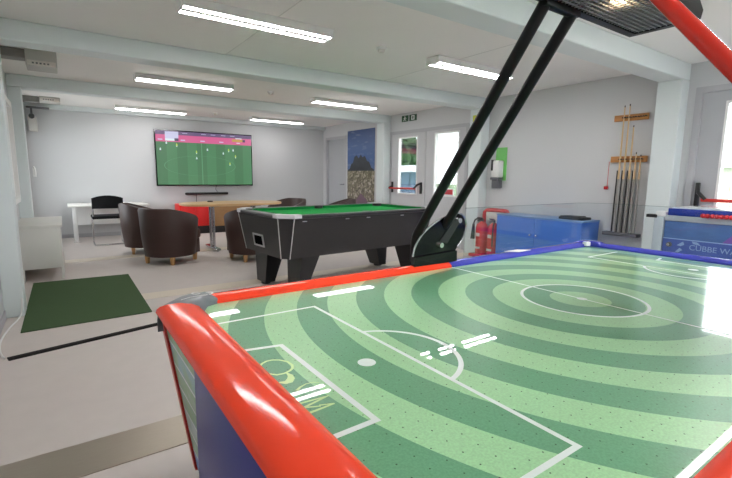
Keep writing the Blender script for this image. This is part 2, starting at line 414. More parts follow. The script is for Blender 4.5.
# ------------------------------------------------------------------ outdoors
b = BM(); box(b, XR+0.2, 60, -30, 60, -0.3, -0.12); g = struct('ground', b, M['grass'])
b = BM(); box(b, XR+0.2, 9.0, -6, 30, -0.14, -0.10); struct('ground_2', b, M['paving'])
b = BM(); box(b, XL-30, XR+0.2, -30, YF-0.3, -0.3, -0.12); box(b, XL-30, XL-0.3, YF-0.3, 30, -0.3, -0.12); struct('ground_1', b, M['paving'])
def tree(name, label, x, y, h, r, m, seed, group=None):
    rnd = random.Random(seed)
    t = thing(name, label, 'tree', (x, y, -0.12), 0, group)
    b = BM(); tube(b, [(x, y, -0.12), (x+0.05*r, y, h*0.35), (x, y+0.05*r, h*0.7)], [0.09*r, 0.07*r, 0.03*r], 8); mk('trunk', b, M['bark'], t)
    b = BM()
    for i in range(900):
        # leaf sprays on a lumpy crown
        th = rnd.uniform(0, 2*PI); ph = math.acos(rnd.uniform(-0.85, 1)); rr = r*rnd.uniform(0.55, 1.0)*(0.8+0.25*math.sin(3*th+seed)*math.sin(4*ph))
        c = Vector((x+rr*math.sin(ph)*math.cos(th), y+rr*math.sin(ph)*math.sin(th), h*0.62+rr*(h*0.42/r)*math.cos(ph)))
        s = r*rnd.uniform(0.1, 0.2)
        a = Vector((rnd.gauss(0,1), rnd.gauss(0,1), rnd.gauss(0,1))).normalized(); q = a.orthogonal().normalized(); w = a.cross(q)
        vs = [b.verts.new(c+q*s*math.cos(k*PI/3)+w*s*0.7*math.sin(k*PI/3)+a*s*(0.25 if k % 2 else -0.1)) for k in range(6)]
        b.faces.new(vs)
    mk('crown', b, m, t)
    return t
tree('tree', 'green tree seen through the left glazed leaf of the double exit door', 15.2, 19.2, 3.6, 2.3, M['leaf'], 1)
tree('tree', 'tall dark tree seen through the glazed door behind the blue games table', 21.0, 8.9, 6.8, 2.2, M['leaf_dark'], 2)
b = BM()
t = thing('shed', 'blue grey shed with white fascia outside the double exit door', 'shed', (10.05, 13.1, -0.12))
b = BM(); box(b, 9.8, 10.3, 10.95, 15.3, -0.12, 1.35); 
for k in range(9): box(b, 9.78, 9.8, 11.05+k*0.45, 11.08+k*0.45, -0.1, 1.33)
mk('wall', b, M['shed_blue'], t, smooth=0)
b = BM(); prism(b, [(9.6, 1.35), (10.45, 1.35), (10.45, 1.42), (10.05, 1.58), (9.6, 1.46)], 'y', 10.92, 15.5); mk('roof', b, M['roof_white'], t, smooth=0)
t = thing('timber_fence', 'pale weathered timber fence outside the door behind the games table', 'fence', (9.3, 2.0, -0.12))
b = BM()
for k in range(26): box(b, 9.3, 9.32, 0.2+k*0.16, 0.33+k*0.16, -0.1, 1.28+0.03*random.random())
mk('palings', b, M['fence_wood'], t, smooth=0)
for k in range(3):
    b = BM(); box(b, 9.34, 9.43, 0.3+k*1.9, 0.39+k*1.9, -0.12, 1.35); mk('post', b, M['fence_wood'], t, smooth=0)
b = BM()
for z in (0.25, 1.0): box(b, 9.321, 9.34, 0.2, 4.3, z, z+0.09)
mk('rails', b, M['fence_wood'], t, smooth=0)
t = thing('gabled_house', 'white roofed gabled house beyond the timber fence', 'house', (14.5, 3.2, -0.12))
b = BM(); box(b, 13.4, 15.6, 2.0, 4.2, -0.12, 1.5); mk('wall', b, M['paving'], t, smooth=0)
b = BM(); prism(b, [(1.7, 1.5), (4.5, 1.5), (3.1, 2.35)], 'x', 13.1, 15.8); mk('roof', b, M['roof_white'], t, smooth=0)

# ------------------------------------------------------------------ ceiling lights
def light_proto(kind, name='ceiling_light'):
    t = thing(name, '', 'ceiling light', (0,0,0))
    b = BM()
    if kind == 'twin':
        prism(b, [(-0.088, 0.0), (0.088, 0.0), (0.088, -0.064), (0.08, -0.064), (0.078, -0.045), (0.032, -0.045), (0.028, -0.064), (-0.028, -0.064), (-0.032, -0.045), (-0.078, -0.045), (-0.08, -0.064), (-0.088, -0.064)], 'x', -0.6, 0.6)
        mk('body', b, M['white_plastic'], t, local=True, smooth=0)
        for s in (-1, 1):
            b = BM(); box(b, -0.585, 0.585, s*0.054-0.018, s*0.054+0.018, -0.066, -0.047, 0.006); mk('lamp_tube', b, M['tube'], t, local=True)
        for s in (-1, 1):
            b = BM(); box(b, s*0.6-0.008, s*0.6+0.008, -0.090, 0.090, -0.07, 0, 0.003); mk('end_cap', b, M['white_plastic'], t, local=True)
    else:
        box(b, -0.6, 0.6, -0.085, 0.085, -0.054, 0.0, 0.004); mk('body', b, M['white_plastic'], t, local=True)
        b = BM(); prism(b, [(-0.078, -0.055), (0.078, -0.055), (0.07, -0.064), (-0.07, -0.064)], 'x', -0.585, 0.585); mk('diffuser', b, M['diff'], t, local=True, smooth=0)
        for s in (-1, 1):
            b = BM(); box(b, s*0.598-0.008, s*0.598+0.008, -0.087, 0.087, -0.066, -0.0, 0.003); mk('end_cap', b, M['white_plastic'], t, local=True)
    return t
GL = 'ceiling light fittings'
tw = light_proto('twin'); tw.scale = (0.965, 1, 1); tw.location = (1.325, 3.335, ZC); tw['group'] = GL
tw['label'] = 'twin tube ceiling light nearest the viewer, fixed left of the round smoke detector'
dup(tw, (3.70, 3.36, ZC), 0, 'twin tube ceiling light partly behind the black games table arms', GL)
df = light_proto('diffuser'); df.scale = (0.975, 1, 1); df.location = (1.395, 6.07, ZC); df['group'] = GL
df['label'] = 'slim ceiling light in the middle bay above the dark green mat'
dup(df, (3.85, 6.17, ZC), 0, 'slim ceiling light in the middle bay nearest the green exit sign', GL)
dup(df, (1.44, 8.98, ZC), 0, 'slim ceiling light in the farthest bay above the white desk', GL)
dup(df, (3.88, 8.94, ZC), 0, 'slim ceiling light in the farthest bay, up and right of the television', GL)
dup(tw, (1.40, 0.9, ZC), 0, 'twin tube ceiling light above the near end of the table football pitch', GL)
dup(tw, (3.75, 0.9, ZC), 0, 'twin tube ceiling light above the blue games table', GL)
dup(tw, (1.40, -1.7, ZC), 0, 'twin tube ceiling light behind the viewer by the window', GL)
dup(tw, (3.75, -1.7, ZC), 0, 'twin tube ceiling light behind the viewer by the right wall', GL)
# smoke detectors
def detector(label, x, y, s=1.0):
    t = thing('smoke_detector', label, 'smoke detector', (x, y, ZC), 0, 'smoke detectors')
    b = BM(); lathe(b, [(0.05*s, 0), (0.05*s, -0.012*s), (0.043*s, -0.018*s)], (x, y, ZC)); mk('base', b, M['white_plastic'], t)
    b = BM(); lathe(b, [(0.034*s, -0.016*s), (0.034*s, -0.034*s), (0.02*s, -0.044*s)], (x, y, ZC)); mk('sensor_head', b, M['off_white'], t)
detector('white smoke detector on the near ceiling between the two twin tube lights', 2.53, 3.42)
detector('white smoke detector in the middle bay left of the slim light by the exit sign', 2.55, 6.1)
detector('white smoke detector in the farthest bay above the television', 2.55, 8.85)

# ------------------------------------------------------------------ left wall fittings
def vent_unit(label, y, z0, x0, x1, dx):
    t = thing('ventilation_unit', label, 'ventilation unit', (x0, y, z0), 0, 'ventilation units under the ceiling')
    b = BM(); box(b, x0, x1, y, y+0.3, z0, ZC, 0.006); mk('casing', b, M['grey_unit'], t)
    b = BM(); box(b, x0+0.012, x1-0.012, y-0.006, y, z0+0.004, z0+0.05, 0.002); mk('label_strip', b, M['label_white'], t)
    b = BM()
    for k in range(5): box(b, x0+0.05+k*0.03, x0+0.066+k*0.03, y-0.008, y-0.006, z0+0.018, z0+0.032)
    mk('printed_marks', b, M['grey_mid'], t, smooth=0)
    b = BM(); box(b, XL, x0, y+0.06, y+0.22, ZC-0.09, ZC-0.004, 0.006); mk('duct', b, M['duct_grey'], t)
vent_unit('grey ventilation unit with duct under the ceiling just past the first beam', 5.45, 2.22, -0.205, 0.045, 0)
vent_unit('smaller grey ventilation unit under the ceiling in the farthest bay above the camera', 8.7, 2.31, -0.20, 0.07, 0)
t = thing('security_camera', 'grey boxed camera with black lens high in the far left corner', 'camera', (-0.33, 9.69, 1.93))
b = BM(); box(b, -0.40, -0.28, 9.56, 9.70, 1.90, 2.14, 0.008); mk('housing', b, M['grey_unit'], t)
b = BM(); cyl(b, (-0.345, 9.56, 2.15), (-0.345, 9.50, 2.145), 0.045, 0.04); mk('lens', b, M['black'], t)
b = BM(); box(b, -0.41, -0.09, 9.45, 9.62, 2.285, 2.30, 0.003); box(b, -0.36, -0.33, 9.57, 9.61, 2.14, 2.29); mk('bracket', b, M['grey_mid'], t)
t = thing('wall_hook', 'white wall hook by the far left post', 'hook', (XL+0.0, 9.0, 1.2))
b = BM(); box(b, -0.41, -0.36, 9.685, 9.70, 1.12, 1.28, 0.004); mk('plate', b, M['white_plastic'], t)
b = BM(); tube(b, smooth_path([(-0.385, 9.69, 1.27), (-0.385, 9.62, 1.29), (-0.37, 9.60, 1.22), (-0.37, 9.60, 1.15)]), 0.014); mk('hook', b, M['white_plastic'], t)

# ------------------------------------------------------------------ white cabinet, mat, cables
t = thing('low_cabinet', 'off white low cabinet on legs standing against the left wall', 'cabinet', (-0.25, 6.4, 0))
b = BM(); box(b, XL+0.01, -0.035, 5.9, 7.05, 0.595, 0.625, 0.004); mk('top', b, M['off_white'], t)
b = BM(); box(b, XL+0.01, -0.055, 5.92, 7.03, 0.14, 0.594, 0.003); mk('body', b, M['off_white'], t)
b = BM(); box(b, XL+0.03, -0.07, 5.912, 5.92, 0.16, 0.58, 0.002); mk('end_panel', b, M['off_white'], t)
for x in (XL+0.05, -0.06):
    for y in (5.94, 7.01):
        b = BM(); box(b, x-0.015, x+0.015, y-0.015, y+0.015, 0, 0.16, 0.002); mk('leg', b, M['off_white'], t)
b = BM()
prism(b, [(-0.335, 5.84), (0.572, 5.80), (0.567, 4.08), (-0.338, 4.045)], 'z', 0.001, 0.008)
tag(mk('floor_mat', b, M['mat_green'], org=(0.12, 4.94, 0)), 'dark green mat lying on the floor beside the low cabinet', 'mat')
b = BM()
p = [(-0.37, 3.50), (1.15, 3.845)]
d = Vector((1.52, 0.345)).normalized(); nn = Vector((-d.y, d.x))
loops = []
for q in p:
    q = Vector(q); loops.append([(*(q+nn*o), z) for o, z in ((-0.032, 0), (0.032, 0), (0.018, 0.011), (-0.018, 0.011))])
loft(b, loops)
tag(mk('cable_cover', b, M['rubber'], org=(0.3, 3.65, 0)), 'black rubber cable cover strip laid across the floor', 'cable cover')
b = BM(); tube(b, smooth_path([(-0.345, 4.525, 0.16), (-0.36, 4.46, 0.03), (-0.415, 4.2, 0.007), (-0.44, 3.9, 0.007), (-0.42, 3.65, 0.007), (-0.388, 3.515, 0.008)]), 0.0065, 8)
tag(mk('white_cable', b, M['white_plastic'], org=(-0.4, 4.0, 0)), 'white cable curling from the left post to the black cover strip', 'cable')

# ------------------------------------------------------------------ desk and office chair
t = thing('desk', 'white desk with pale top against the back wall', 'desk', (0.65, 9.2, 0))
b = BM(); box(b, 0.05, 1.30, 8.88, 9.62, 0.615, 0.645, 0.004); mk('desktop', b, M['off_white'], t)
for x in (0.11, 1.2):
    b = BM(); box(b, x, x+0.06, 8.93, 8.99, 0.03, 0.615, 0.006); lathe(b, [(0.045, 0), (0.045, 0.02), (0.03, 0.03)], (x+0.03, 8.96, 0), 12); mk('leg', b, M['white_plastic'], t)
    b = BM(); box(b, x, x+0.06, 9.5, 9.56, 0.0, 0.615, 0.006); mk('leg', b, M['white_plastic'], t)
b = BM(); box(b, 0.17, 1.2, 9.5, 9.52, 0.25, 0.6); mk('modesty_panel', b, M['white_plastic'], t, smooth=0)
t = thing('visitor_chair', 'black upholstered chrome cantilever chair at the white desk', 'chair', (0.6, 8.55, 0))
cx, cy = 0.595, 8.55
b = BM()
for s in (-1, 1):
    x = cx+s*0.215
    tube(b, smooth_path([(x, cy-0.17, 0.70), (x, cy-0.165, 0.47), (x, cy-0.10, 0.435), (x, cy+0.20, 0.43), (x, cy+0.235, 0.40), (x, cy+0.235, 0.05), (x, cy+0.20, 0.014), (x, cy-0.20, 0.014)], 4), 0.012, 8)
tube(b, [(cx-0.215, cy-0.2, 0.014), (cx+0.215, cy-0.2, 0.014)], 0.012, 8)
mk('frame', b, M['chrome'], t)
b = BM(); box(b, cx-0.235, cx+0.235, cy-0.2, cy+0.24, 0.445, 0.495, 0.02); mk('seat', b, M['fabric_black'], t)
b = BM()
N = 12; lo = []
for i in range(N+1):
    u = -1+2*i/N; x = cx+u*0.225; top = 0.835-0.045*u*u; yb = cy-0.185-0.035*(1-u*u)
    lo.append([(x, yb-0.02, 0.62), (x, yb+0.02, 0.62), (x, yb+0.02, top), (x, yb-0.02, top)])
loft(b, lo); mk('backrest', b, M['fabric_black'], t)

# ------------------------------------------------------------------ television, soundbar
t = thing('television', 'large wall television showing a football match', 'television', (2.35, 9.69, 1.5))
TL, TR, TB, TT = 1.56, 3.545, 0.955, 2.07
b = BM(); box(b, TL, TR, 9.60, 9.66, TB, TT, 0.006); mk('bezel', b, M['black_gloss'], t)
b = BM(); box(b, 2.2, 2.9, 9.66, 9.70, 1.2, 1.8); mk('wall_bracket', b, M['black'], t, smooth=0)
EM = [emit('screen pitch green', (62, 122, 78), 0.72), emit('screen banner pink', (206, 84, 138), 0.72), emit('screen banner violet', (92, 74, 112), 0.72),
      emit('screen pale', (196, 196, 226), 0.72), emit('screen white', (214, 232, 236), 0.72), emit('screen yellow', (190, 214, 70), 0.72), emit('screen line green', (88, 144, 104), 0.72), emit('screen gold', (186, 150, 60), 0.72), emit('screen dark', (50, 40, 78), 0.72), emit('screen darker grass', (52, 108, 66), 0.72)]
sl, sr, sb, stp = TL+0.02, TR-0.02, TB+0.025, TT-0.02
SW, SH = sr-sl, stp-sb
def scr(bm, u0, u1, v0, v1, mi, lay):
    y = 9.5975-0.0006*lay
    vs = [bm.verts.new((sl+u*SW, y, sb+v*SH)) for u, v in ((u0, v0), (u1, v0), (u1, v1), (u0, v1))]
    bm.faces.new(vs).material_index = mi
b = BM()
scr(b, 0, 1, 0, 0.80, 0, 0)
for k in range(5): scr(b, 0.0+k*0.2, 0.1+k*0.2, 0, 0.80, 9, 1)
for k in range(40):
    a0, a1 = 2*PI*k/40, 2*PI*(k+1)/40; y = 9.5975-0.0012
    vs = [b.verts.new((sl+SW*(0.44+r*math.cos(a)), y, sb+SH*(0.36+0.52*r*math.sin(a)))) for r, a in ((0.365, a0), (0.365, a1), (0.372, a1), (0.372, a0))]
    b.faces.new(vs).material_index = 6
scr(b, 0.445, 0.455, 0, 0.80, 6, 2)
mk('screen_picture', b, EM, t, smooth=0)
b = BM()
scr(b, 0, 1, 0.80, 0.93, 1, 2); scr(b, 0, 1, 0.93, 1.0, 2, 2)
scr(b, 0.09, 0.22, 0.82, 0.99, 3, 3); scr(b, 0.09, 0.18, 0.82, 0.86, 4, 4); scr(b, 0.18, 0.22, 0.82, 0.87, 8, 4)
scr(b, 0.78, 0.90, 0.86, 0.91, 7, 3); scr(b, 0.90, 0.93, 0.86, 0.91, 8, 3); scr(b, 0.82, 0.89, 0.92, 0.935, 4, 3); scr(b, 0.83, 0.87, 0.83, 0.845, 4, 3)
for u in (0.02, 0.24, 0.44, 0.64): scr(b, u, u+0.045, 0.83, 0.85, 3, 3)
for u in (0.26, 0.45, 0.55, 0.66, 0.76): scr(b, u, u+0.05, 0.965, 0.975, 3, 3)
mk('screen_banner', b, EM, t, smooth=0)
def player(u, v, mi, h=0.045):
    b = BM(); scr(b, u-0.007, u+0.007, v, v+h*0.65, mi, 4); scr(b, u-0.004, u+0.004, v+h*0.65, v+h, mi, 4); scr(b, u-0.005, u+0.005, v-h*0.4, v, 4 if mi == 5 else 8, 4)
    mk('screen_player', b, EM, t, smooth=0)
for u, v, mi in ((0.04, 0.64, 4), (0.10, 0.76, 4), (0.20, 0.73, 5), (0.395, 0.61, 5), (0.395, 0.49, 4), (0.51, 0.66, 4), (0.68, 0.6, 4), (0.74, 0.67, 5), (0.79, 0.67, 4), (0.815, 0.55, 5), (0.75, 0.4, 5)):
    player(u, v, mi)
t = thing('soundbar', 'slim black soundbar on the wall under the television', 'soundbar', (2.54, 9.66, 0.80))
b = BM(); box(b, 2.10, 2.985, 9.60, 9.69, 0.765, 0.815, 0.015); mk('body', b, M['black'], t)
for x in (2.3, 2.7):
    b = BM(); box(b, x, x+0.06, 9.69, 9.699, 0.77, 0.81); mk('bracket', b, M['grey_mid'], t, smooth=0)
b = BM(); tube(b, smooth_path([(2.335, 9.685, 0.77), (2.33, 9.688, 0.68), (2.325, 9.688, 0.56), (2.33, 9.688, 0.1)]), 0.006, 6); mk('power_cable', b, M['grey_mid'], t)
b = BM(); tube(b, smooth_path([(2.78, 9.685, 0.815), (2.74, 9.688, 0.88), (2.76, 9.688, 0.96)]), 0.006, 6); mk('signal_cable', b, M['grey_mid'], t)

# ------------------------------------------------------------------ cabinets under the television
t = thing('red_cabinet', 'bright red low cabinet behind the oval table', 'cabinet', (2.2, 9.35, 0))
b = BM(); box(b, 1.86, 2.465, 9.1, 9.55, 0.16, 0.60, 0.005); mk('body', b, M['red_cab'], t)
b = BM(); box(b, 1.90, 2.16, 9.09, 9.1, 0.18, 0.585, 0.003); mk('door', b, M['red_cab'], t)
b = BM(); box(b, 2.165, 2.43, 9.09, 9.1, 0.18, 0.585, 0.003); mk('door', b, M['red_cab'], t)
b = BM(); box(b, 1.88, 2.45, 9.14, 9.53, 0, 0.16, 0.003); mk('plinth', b, M['black'], t)
t = thing('wooden_cabinet', 'tan wood low cabinet standing right of the bright red cabinet', 'cabinet', (2.9, 9.35, 0))
b = BM(); box(b, 2.475, 3.4, 9.1, 9.55, 0.14, 0.56, 0.005); mk('body', b, M['oak_dark'], t)
for k in range(2):
    b = BM(); box(b, 2.5+k*0.45, 2.94+k*0.45, 9.09, 9.1, 0.16, 0.54, 0.003); mk('door', b, M['oak_dark'], t)
b = BM(); box(b, 2.5, 3.38, 9.14, 9.53, 0, 0.14, 0.003); mk('plinth', b, M['black'], t)

# ------------------------------------------------------------------ oval table and tub chairs
t = thing('meeting_table', 'oval oak topped table on chrome T shaped legs', 'table', (2.17, 7.1, 0))
b = BM(); lo = []
for z, k in ((0.715, 0.985), (0.72, 1.0), (0.745, 1.0), (0.75, 0.99)):
    lo.append([(2.27+0.81*k*math.copysign(abs(math.cos(a))**0.75, math.cos(a)), 7.1+0.42*k*math.copysign(abs(math.sin(a))**0.75, math.sin(a)), z) for a in [2*PI*i/48 for i in range(48)]])
loft(b, lo); mk('tabletop', b, M['oak'], t)
for x in (1.93, 2.61):
    b = BM()
    for dx in (-0.024, 0.024): cyl(b, (x+dx, 7.1, 0.04), (x+dx, 7.1, 0.70), 0.021, seg=14)
    q = mk('column', b, M['dull_chrome'], t)
    b = BM(); box(b, x-0.045, x+0.045, 6.80, 7.40, 0.018, 0.05, 0.012); cyl(b, (x, 6.83, 0), (x, 6.83, 0.02), 0.02); cyl(b, (x, 7.37, 0), (x, 7.37, 0.02), 0.02); mk('foot', b, M['dull_chrome'], q)
    b = BM(); box(b, x-0.06, x+0.06, 6.88, 7.32, 0.695, 0.715, 0.004); mk('bracket', b, M['grey_mid'], q)
t = thing('table_button', 'small dark round puck standing on the oval oak table', 'puck', (1.98, 7.35, 0.75))
b = BM(); lathe(b, [(0.045, 0), (0.045, 0.014), (0.035, 0.02)], (1.98, 7.35, 0.75)); mk('body', b, M['black'], t)

def tub_chair(rot=0):
    t = thing('tub_chair', '', 'armchair', (0,0,0))
    # shell: swept wall, opening faces +x
    A = math.radians(128); N = 40; lo = []
    for i in range(N+1):
        a = PI - A + 2*A*i/N; u = abs(2*i/N-1)                       # u 0 at back, 1 at front of arms
        top = 0.745 - 0.155*max(0, (u-0.30)/0.70)**1.3
        ca, sa = math.cos(a), math.sin(a)
        def R(r, z): return (r*ca*0.98, r*sa, z)
        lo.append([R(0.325, 0.105), R(0.355, 0.35), R(0.378, top-0.02), R(0.366, top+0.004), R(0.325, top+0.004), R(0.312, top-0.02), R(0.295, 0.38), R(0.285, 0.105)])
    b = BM(); loft(b, lo); mk('shell', b, M['brown'], t, local=True, smooth=50)
    # seat base and cushion (a rounded block between the arms)
    def plan(k, xf):
        pts = []
        for i in range(25):
            a = math.radians(62) + (2*PI-2*math.radians(62))*i/24
            pts.append((0.288*k*math.cos(a), 0.288*k*math.sin(a)))
        pts = [(xf*k, 0.25*k)] + pts + [(xf*k, -0.25*k)]
        return pts
    b = BM(); P = plan(1.0, 0.30); loft(b, [[(x, y, z) for x, y in P] for z in (0.105, 0.30)]); mk('base', b, M['brown'], t, local=True, smooth=50)
    b = BM(); loft(b, [[(x*k, y*k, z) for x, y in plan(0.985, 0.335)] for k, z in ((0.97, 0.302), (1.0, 0.325), (1.0, 0.41), (0.96, 0.435))]); mk('seat', b, M['brown_seat'], t, local=True, smooth=50)
    for x, y in ((0.22, 0.22), (0.22, -0.22), (-0.21, 0.2), (-0.21, -0.2)):
        b = BM(); loft(b, [[(x+dx*0.018, y+dy*0.018, 0) for dx, dy in ((-1,-1),(1,-1),(1,1),(-1,1))], [(x+dx*0.025, y+dy*0.025, 0.104) for dx, dy in ((-1,-1),(1,-1),(1,1),(-1,1))]])
        mk('leg', b, M['wood_leg'], t, local=True, smooth=0)
    return t
GT = 'brown tub chairs around the oval table'
tc = tub_chair(); tc.location = (1.165, 6.40, 0); tc.rotation_euler = (0, 0, math.radians(40)); tc['group'] = GT
tc['label'] = 'dark brown tub chair in front of the table, nearest the green mat'
dup(tc, (1.03, 7.40, 0), math.radians(-5), 'dark brown tub chair mostly hidden behind another, next to the desk chair', GT)
dup(tc, (2.19, 6.03, 0), math.radians(95), 'dark brown tub chair partly hidden behind the end of the pool table', GT)
dup(tc, (3.52, 7.75, 0), math.radians(200), 'brown tub chair whose top shows above the pool table, right of the oval table', GT)
dup(tc, (4.48, 7.45, 0), math.radians(150), 'brown tub chair whose low top shows in front of the landscape poster', GT)

# ------------------------------------------------------------------ poster
m = bpy.data.materials.new('landscape print'); m.use_nodes = True
nt = m.node_tree; Nn = nt.nodes; Lk = nt.links; pb = Nn['Principled BSDF']; pb.inputs['Roughness'].default_value = 0.4
tcn = Nn.new('ShaderNodeTexCoord'); sp = Nn.new('ShaderNodeSeparateXYZ'); Lk.new(tcn.outputs['Object'], sp.inputs[0])
rp = Nn.new('ShaderNodeValToRGB'); mr = Nn.new('ShaderNodeMapRange'); mr.inputs[1].default_value = -0.82; mr.inputs[2].default_value = 0.82
nz = Nn.new('ShaderNodeTexNoise'); nz.inputs['Scale'].default_value = 9; nz.inputs['Detail'].default_value = 6
Lk.new(tcn.outputs['Object'], nz.inputs['Vector'])
ad = Nn.new('ShaderNodeMath'); ad.operation = 'MULTIPLY_ADD'; ad.inputs[1].default_value = 0.05; Lk.new(nz.outputs['Fac'], ad.inputs[0]); Lk.new(mr.outputs[0], ad.inputs[2])
Lk.new(sp.outputs['Z'], mr.inputs[0]); Lk.new(ad.outputs[0], rp.inputs[0])
el = rp.color_ramp.elements
el[0].position = 0.0; el[0].color = rgb((122, 110, 104)); el[1].position = 1.0; el[1].color = rgb((58, 84, 134))
for p, c in ((0.30, (134, 124, 116)), (0.48, (120, 116, 88)), (0.49, (92, 116, 160)), (0.62, (72, 102, 154)), (0.80, (84, 110, 158))):
    e = el.new(p); e.color = rgb(c)
vo = Nn.new('ShaderNodeTexNoise'); vo.inputs['Scale'].default_value = 11; vo.inputs['Detail'].default_value = 5; vo.inputs['Distortion'].default_value = 1.2; Lk.new(tcn.outputs['Object'], vo.inputs['Vector'])
vr = Nn.new('ShaderNodeValToRGB'); vr.color_ramp.elements[0].color = rgb((40, 40, 34)); vr.color_ramp.elements[0].position = 0.36; vr.color_ramp.elements[1].color = rgb((214, 202, 190)); vr.color_ramp.elements[1].position = 0.66; _e = vr.color_ramp.elements.new(0.5); _e.color = rgb((122, 116, 88))
Lk.new(vo.outputs['Fac'], vr.inputs[0])
lt = Nn.new('ShaderNodeMath'); lt.operation = 'LESS_THAN'; lt.inputs[1].default_value = 0.49; Lk.new(ad.outputs[0], lt.inputs[0])
f7 = Nn.new('ShaderNodeMath'); f7.operation = 'MULTIPLY'; f7.inputs[1].default_value = 0.65; Lk.new(lt.outputs[0], f7.inputs[0])
mx = Nn.new('ShaderNodeMix'); mx.data_type = 'RGBA'; Lk.new(f7.outputs[0], mx.inputs[0]); Lk.new(rp.outputs[0], mx.inputs[6]); Lk.new(vr.outputs[0], mx.inputs[7])
cz = Nn.new('ShaderNodeTexNoise'); cz.inputs['Scale'].default_value = 3; mpg = Nn.new('ShaderNodeMapping'); mpg.inputs['Scale'].default_value = (1, 1, 4)
Lk.new(tcn.outputs['Object'], mpg.inputs[0]); Lk.new(mpg.outputs[0], cz.inputs['Vector'])
cr = Nn.new('ShaderNodeMapRange'); cr.inputs[1].default_value = 0.55; cr.inputs[2].default_value = 0.8; cr.inputs[4].default_value = 0.35; Lk.new(cz.outputs['Fac'], cr.inputs[0])
gt = Nn.new('ShaderNodeMath'); gt.operation = 'MULTIPLY'; iv = Nn.new('ShaderNodeMath'); iv.operation = 'SUBTRACT'; iv.inputs[0].default_value = 1.0
Lk.new(lt.outputs[0], iv.inputs[1]); Lk.new(iv.outputs[0], gt.inputs[0]); Lk.new(cr.outputs[0], gt.inputs[1])
mx2 = Nn.new('ShaderNodeMix'); mx2.data_type = 'RGBA'; Lk.new(gt.outputs[0], mx2.inputs[0]); Lk.new(mx.outputs[2], mx2.inputs[6]); mx2.inputs[7].default_value = rgb((176, 184, 206))
Lk.new(mx2.outputs[2], pb.inputs['Base Color'])
M['poster_rock'] = mat('printed dark crag', (52, 56, 62), 0.4, noise=(14, 0.4))
M['poster_tent'] = mat('printed mauve rock', (120, 92, 110), 0.4, noise=(14, 0.15))
t = thing('landscape_poster', 'tall landscape poster of a rocky crag under blue sky', 'poster', (XR, 8.06, 1.38))
b = BM(); box(b, XR-0.008, XR-0.003, 7.50, 8.56, 0.56, 2.195); mk('print', b, m, t, smooth=0)
b = BM(); prism(b, [(8.54, 1.33), (8.46, 1.36), (8.40, 1.46), (8.33, 1.49), (8.27, 1.62), (8.18, 1.65), (8.10, 1.58), (8.02, 1.66), (7.95, 1.60), (7.86, 1.63), (7.78, 1.52), (7.70, 1.50), (7.62, 1.38), (7.52, 1.34), (7.52, 1.31), (8.54, 1.31)], 'x', XR-0.0095, XR-0.0085); mk('printed_crag', b, M['poster_rock'], t, smooth=0)
b = BM(); prism(b, [(8.3, 0.57), (8.12, 0.72), (8.0, 0.82), (7.9, 0.76), (7.75, 0.66), (7.7, 0.57)], 'x', XR-0.0095, XR-0.0085); mk('printed_rock', b, M['poster_tent'], t, smooth=0)

# ------------------------------------------------------------------ signs and dispensers
t = thing('exit_sign', 'green fire exit sign of two pictogram squares above the double door', 'sign', (XR, 6.42, 2.27))
for k, (ya, yb) in enumerate(((6.635, 6.445), (6.415, 6.21))):
    b = BM(); box(b, XR-0.006, XR, yb, ya, 2.222, 2.335); sq = mk('sign_panel', b, M['sign_green'], t, smooth=0)
    b = BM(); xx = XR-0.0075
    def Q(pts):
        prism(b, [(ya-(ya-yb)*u, 2.222+0.113*v) for u, v in pts], 'x', xx, xx+0.001)
    if k == 0:
        Q([(0.42, 0.74), (0.52, 0.74), (0.52, 0.88), (0.42, 0.88)]); Q([(0.40, 0.38), (0.52, 0.38), (0.56, 0.70), (0.42, 0.70)])
        Q([(0.50, 0.66), (0.72, 0.56), (0.72, 0.48), (0.50, 0.58)]); Q([(0.25, 0.5), (0.30, 0.46), (0.44, 0.66), (0.42, 0.7)])
        Q([(0.44, 0.42), (0.52, 0.38), (0.66, 0.26), (0.66, 0.12), (0.58, 0.12), (0.58, 0.22)]); Q([(0.40, 0.42), (0.48, 0.38), (0.36, 0.16), (0.2, 0.12), (0.2, 0.2), (0.3, 0.24)])
    else:
        Q([(0.28, 0.14), (0.72, 0.14), (0.72, 0.86), (0.28, 0.86)])
    if k == 1:
        mk('pictogram', b, M['sign_white'], sq, smooth=0)
        b = BM(); Q2 = [(0.45, 0.22), (0.55, 0.22), (0.55, 0.5), (0.66, 0.5), (0.5, 0.76), (0.34, 0.5), (0.45, 0.5)]
        prism(b, [(ya-(ya-yb)*u, 2.222+0.113*v) for u, v in Q2], 'x', xx-0.0012, xx-0.0002); mk('arrow', b, M['sign_green'], sq, smooth=0)
    else:
        mk('pictogram', b, M['sign_white'], sq, smooth=0)
b = BM(); box(b, 5.232, 5.24, 4.57, 4.70, 2.0, 2.13)
tag(mk('yellow_sign', b, M['sign_yellow'], org=(5.236, 4.64, 2.06), smooth=0), 'small yellow sign on the white post right of the double door', 'sign')

t = thing('sanitiser_dispenser', 'white hand sanitiser dispenser on a green wall board', 'dispenser', (XR, 4.27, 1.4))
b = BM(); box(b, XR-0.008, XR, 4.175, 4.37, 1.155, 1.64); mk('back_board', b, M['green_board'], t, smooth=0)
b = BM(); box(b, XR-0.12, XR-0.008, 4.215, 4.36, 1.20, 1.45, 0.02); mk('body', b, M['white_plastic'], t)
b = BM(); box(b, XR-0.123, XR-0.06, 4.325, 4.364, 1.30, 1.46, 0.004); mk('window', b, M['black'], t)
b = BM(); box(b, XR-0.11, XR-0.008, 4.225, 4.35, 1.04, 1.165, 0.012); box(b, XR-0.135, XR-0.008, 4.215, 4.36, 1.165, 1.2, 0.006); mk('drip_tray', b, M['grey_mid'], t)

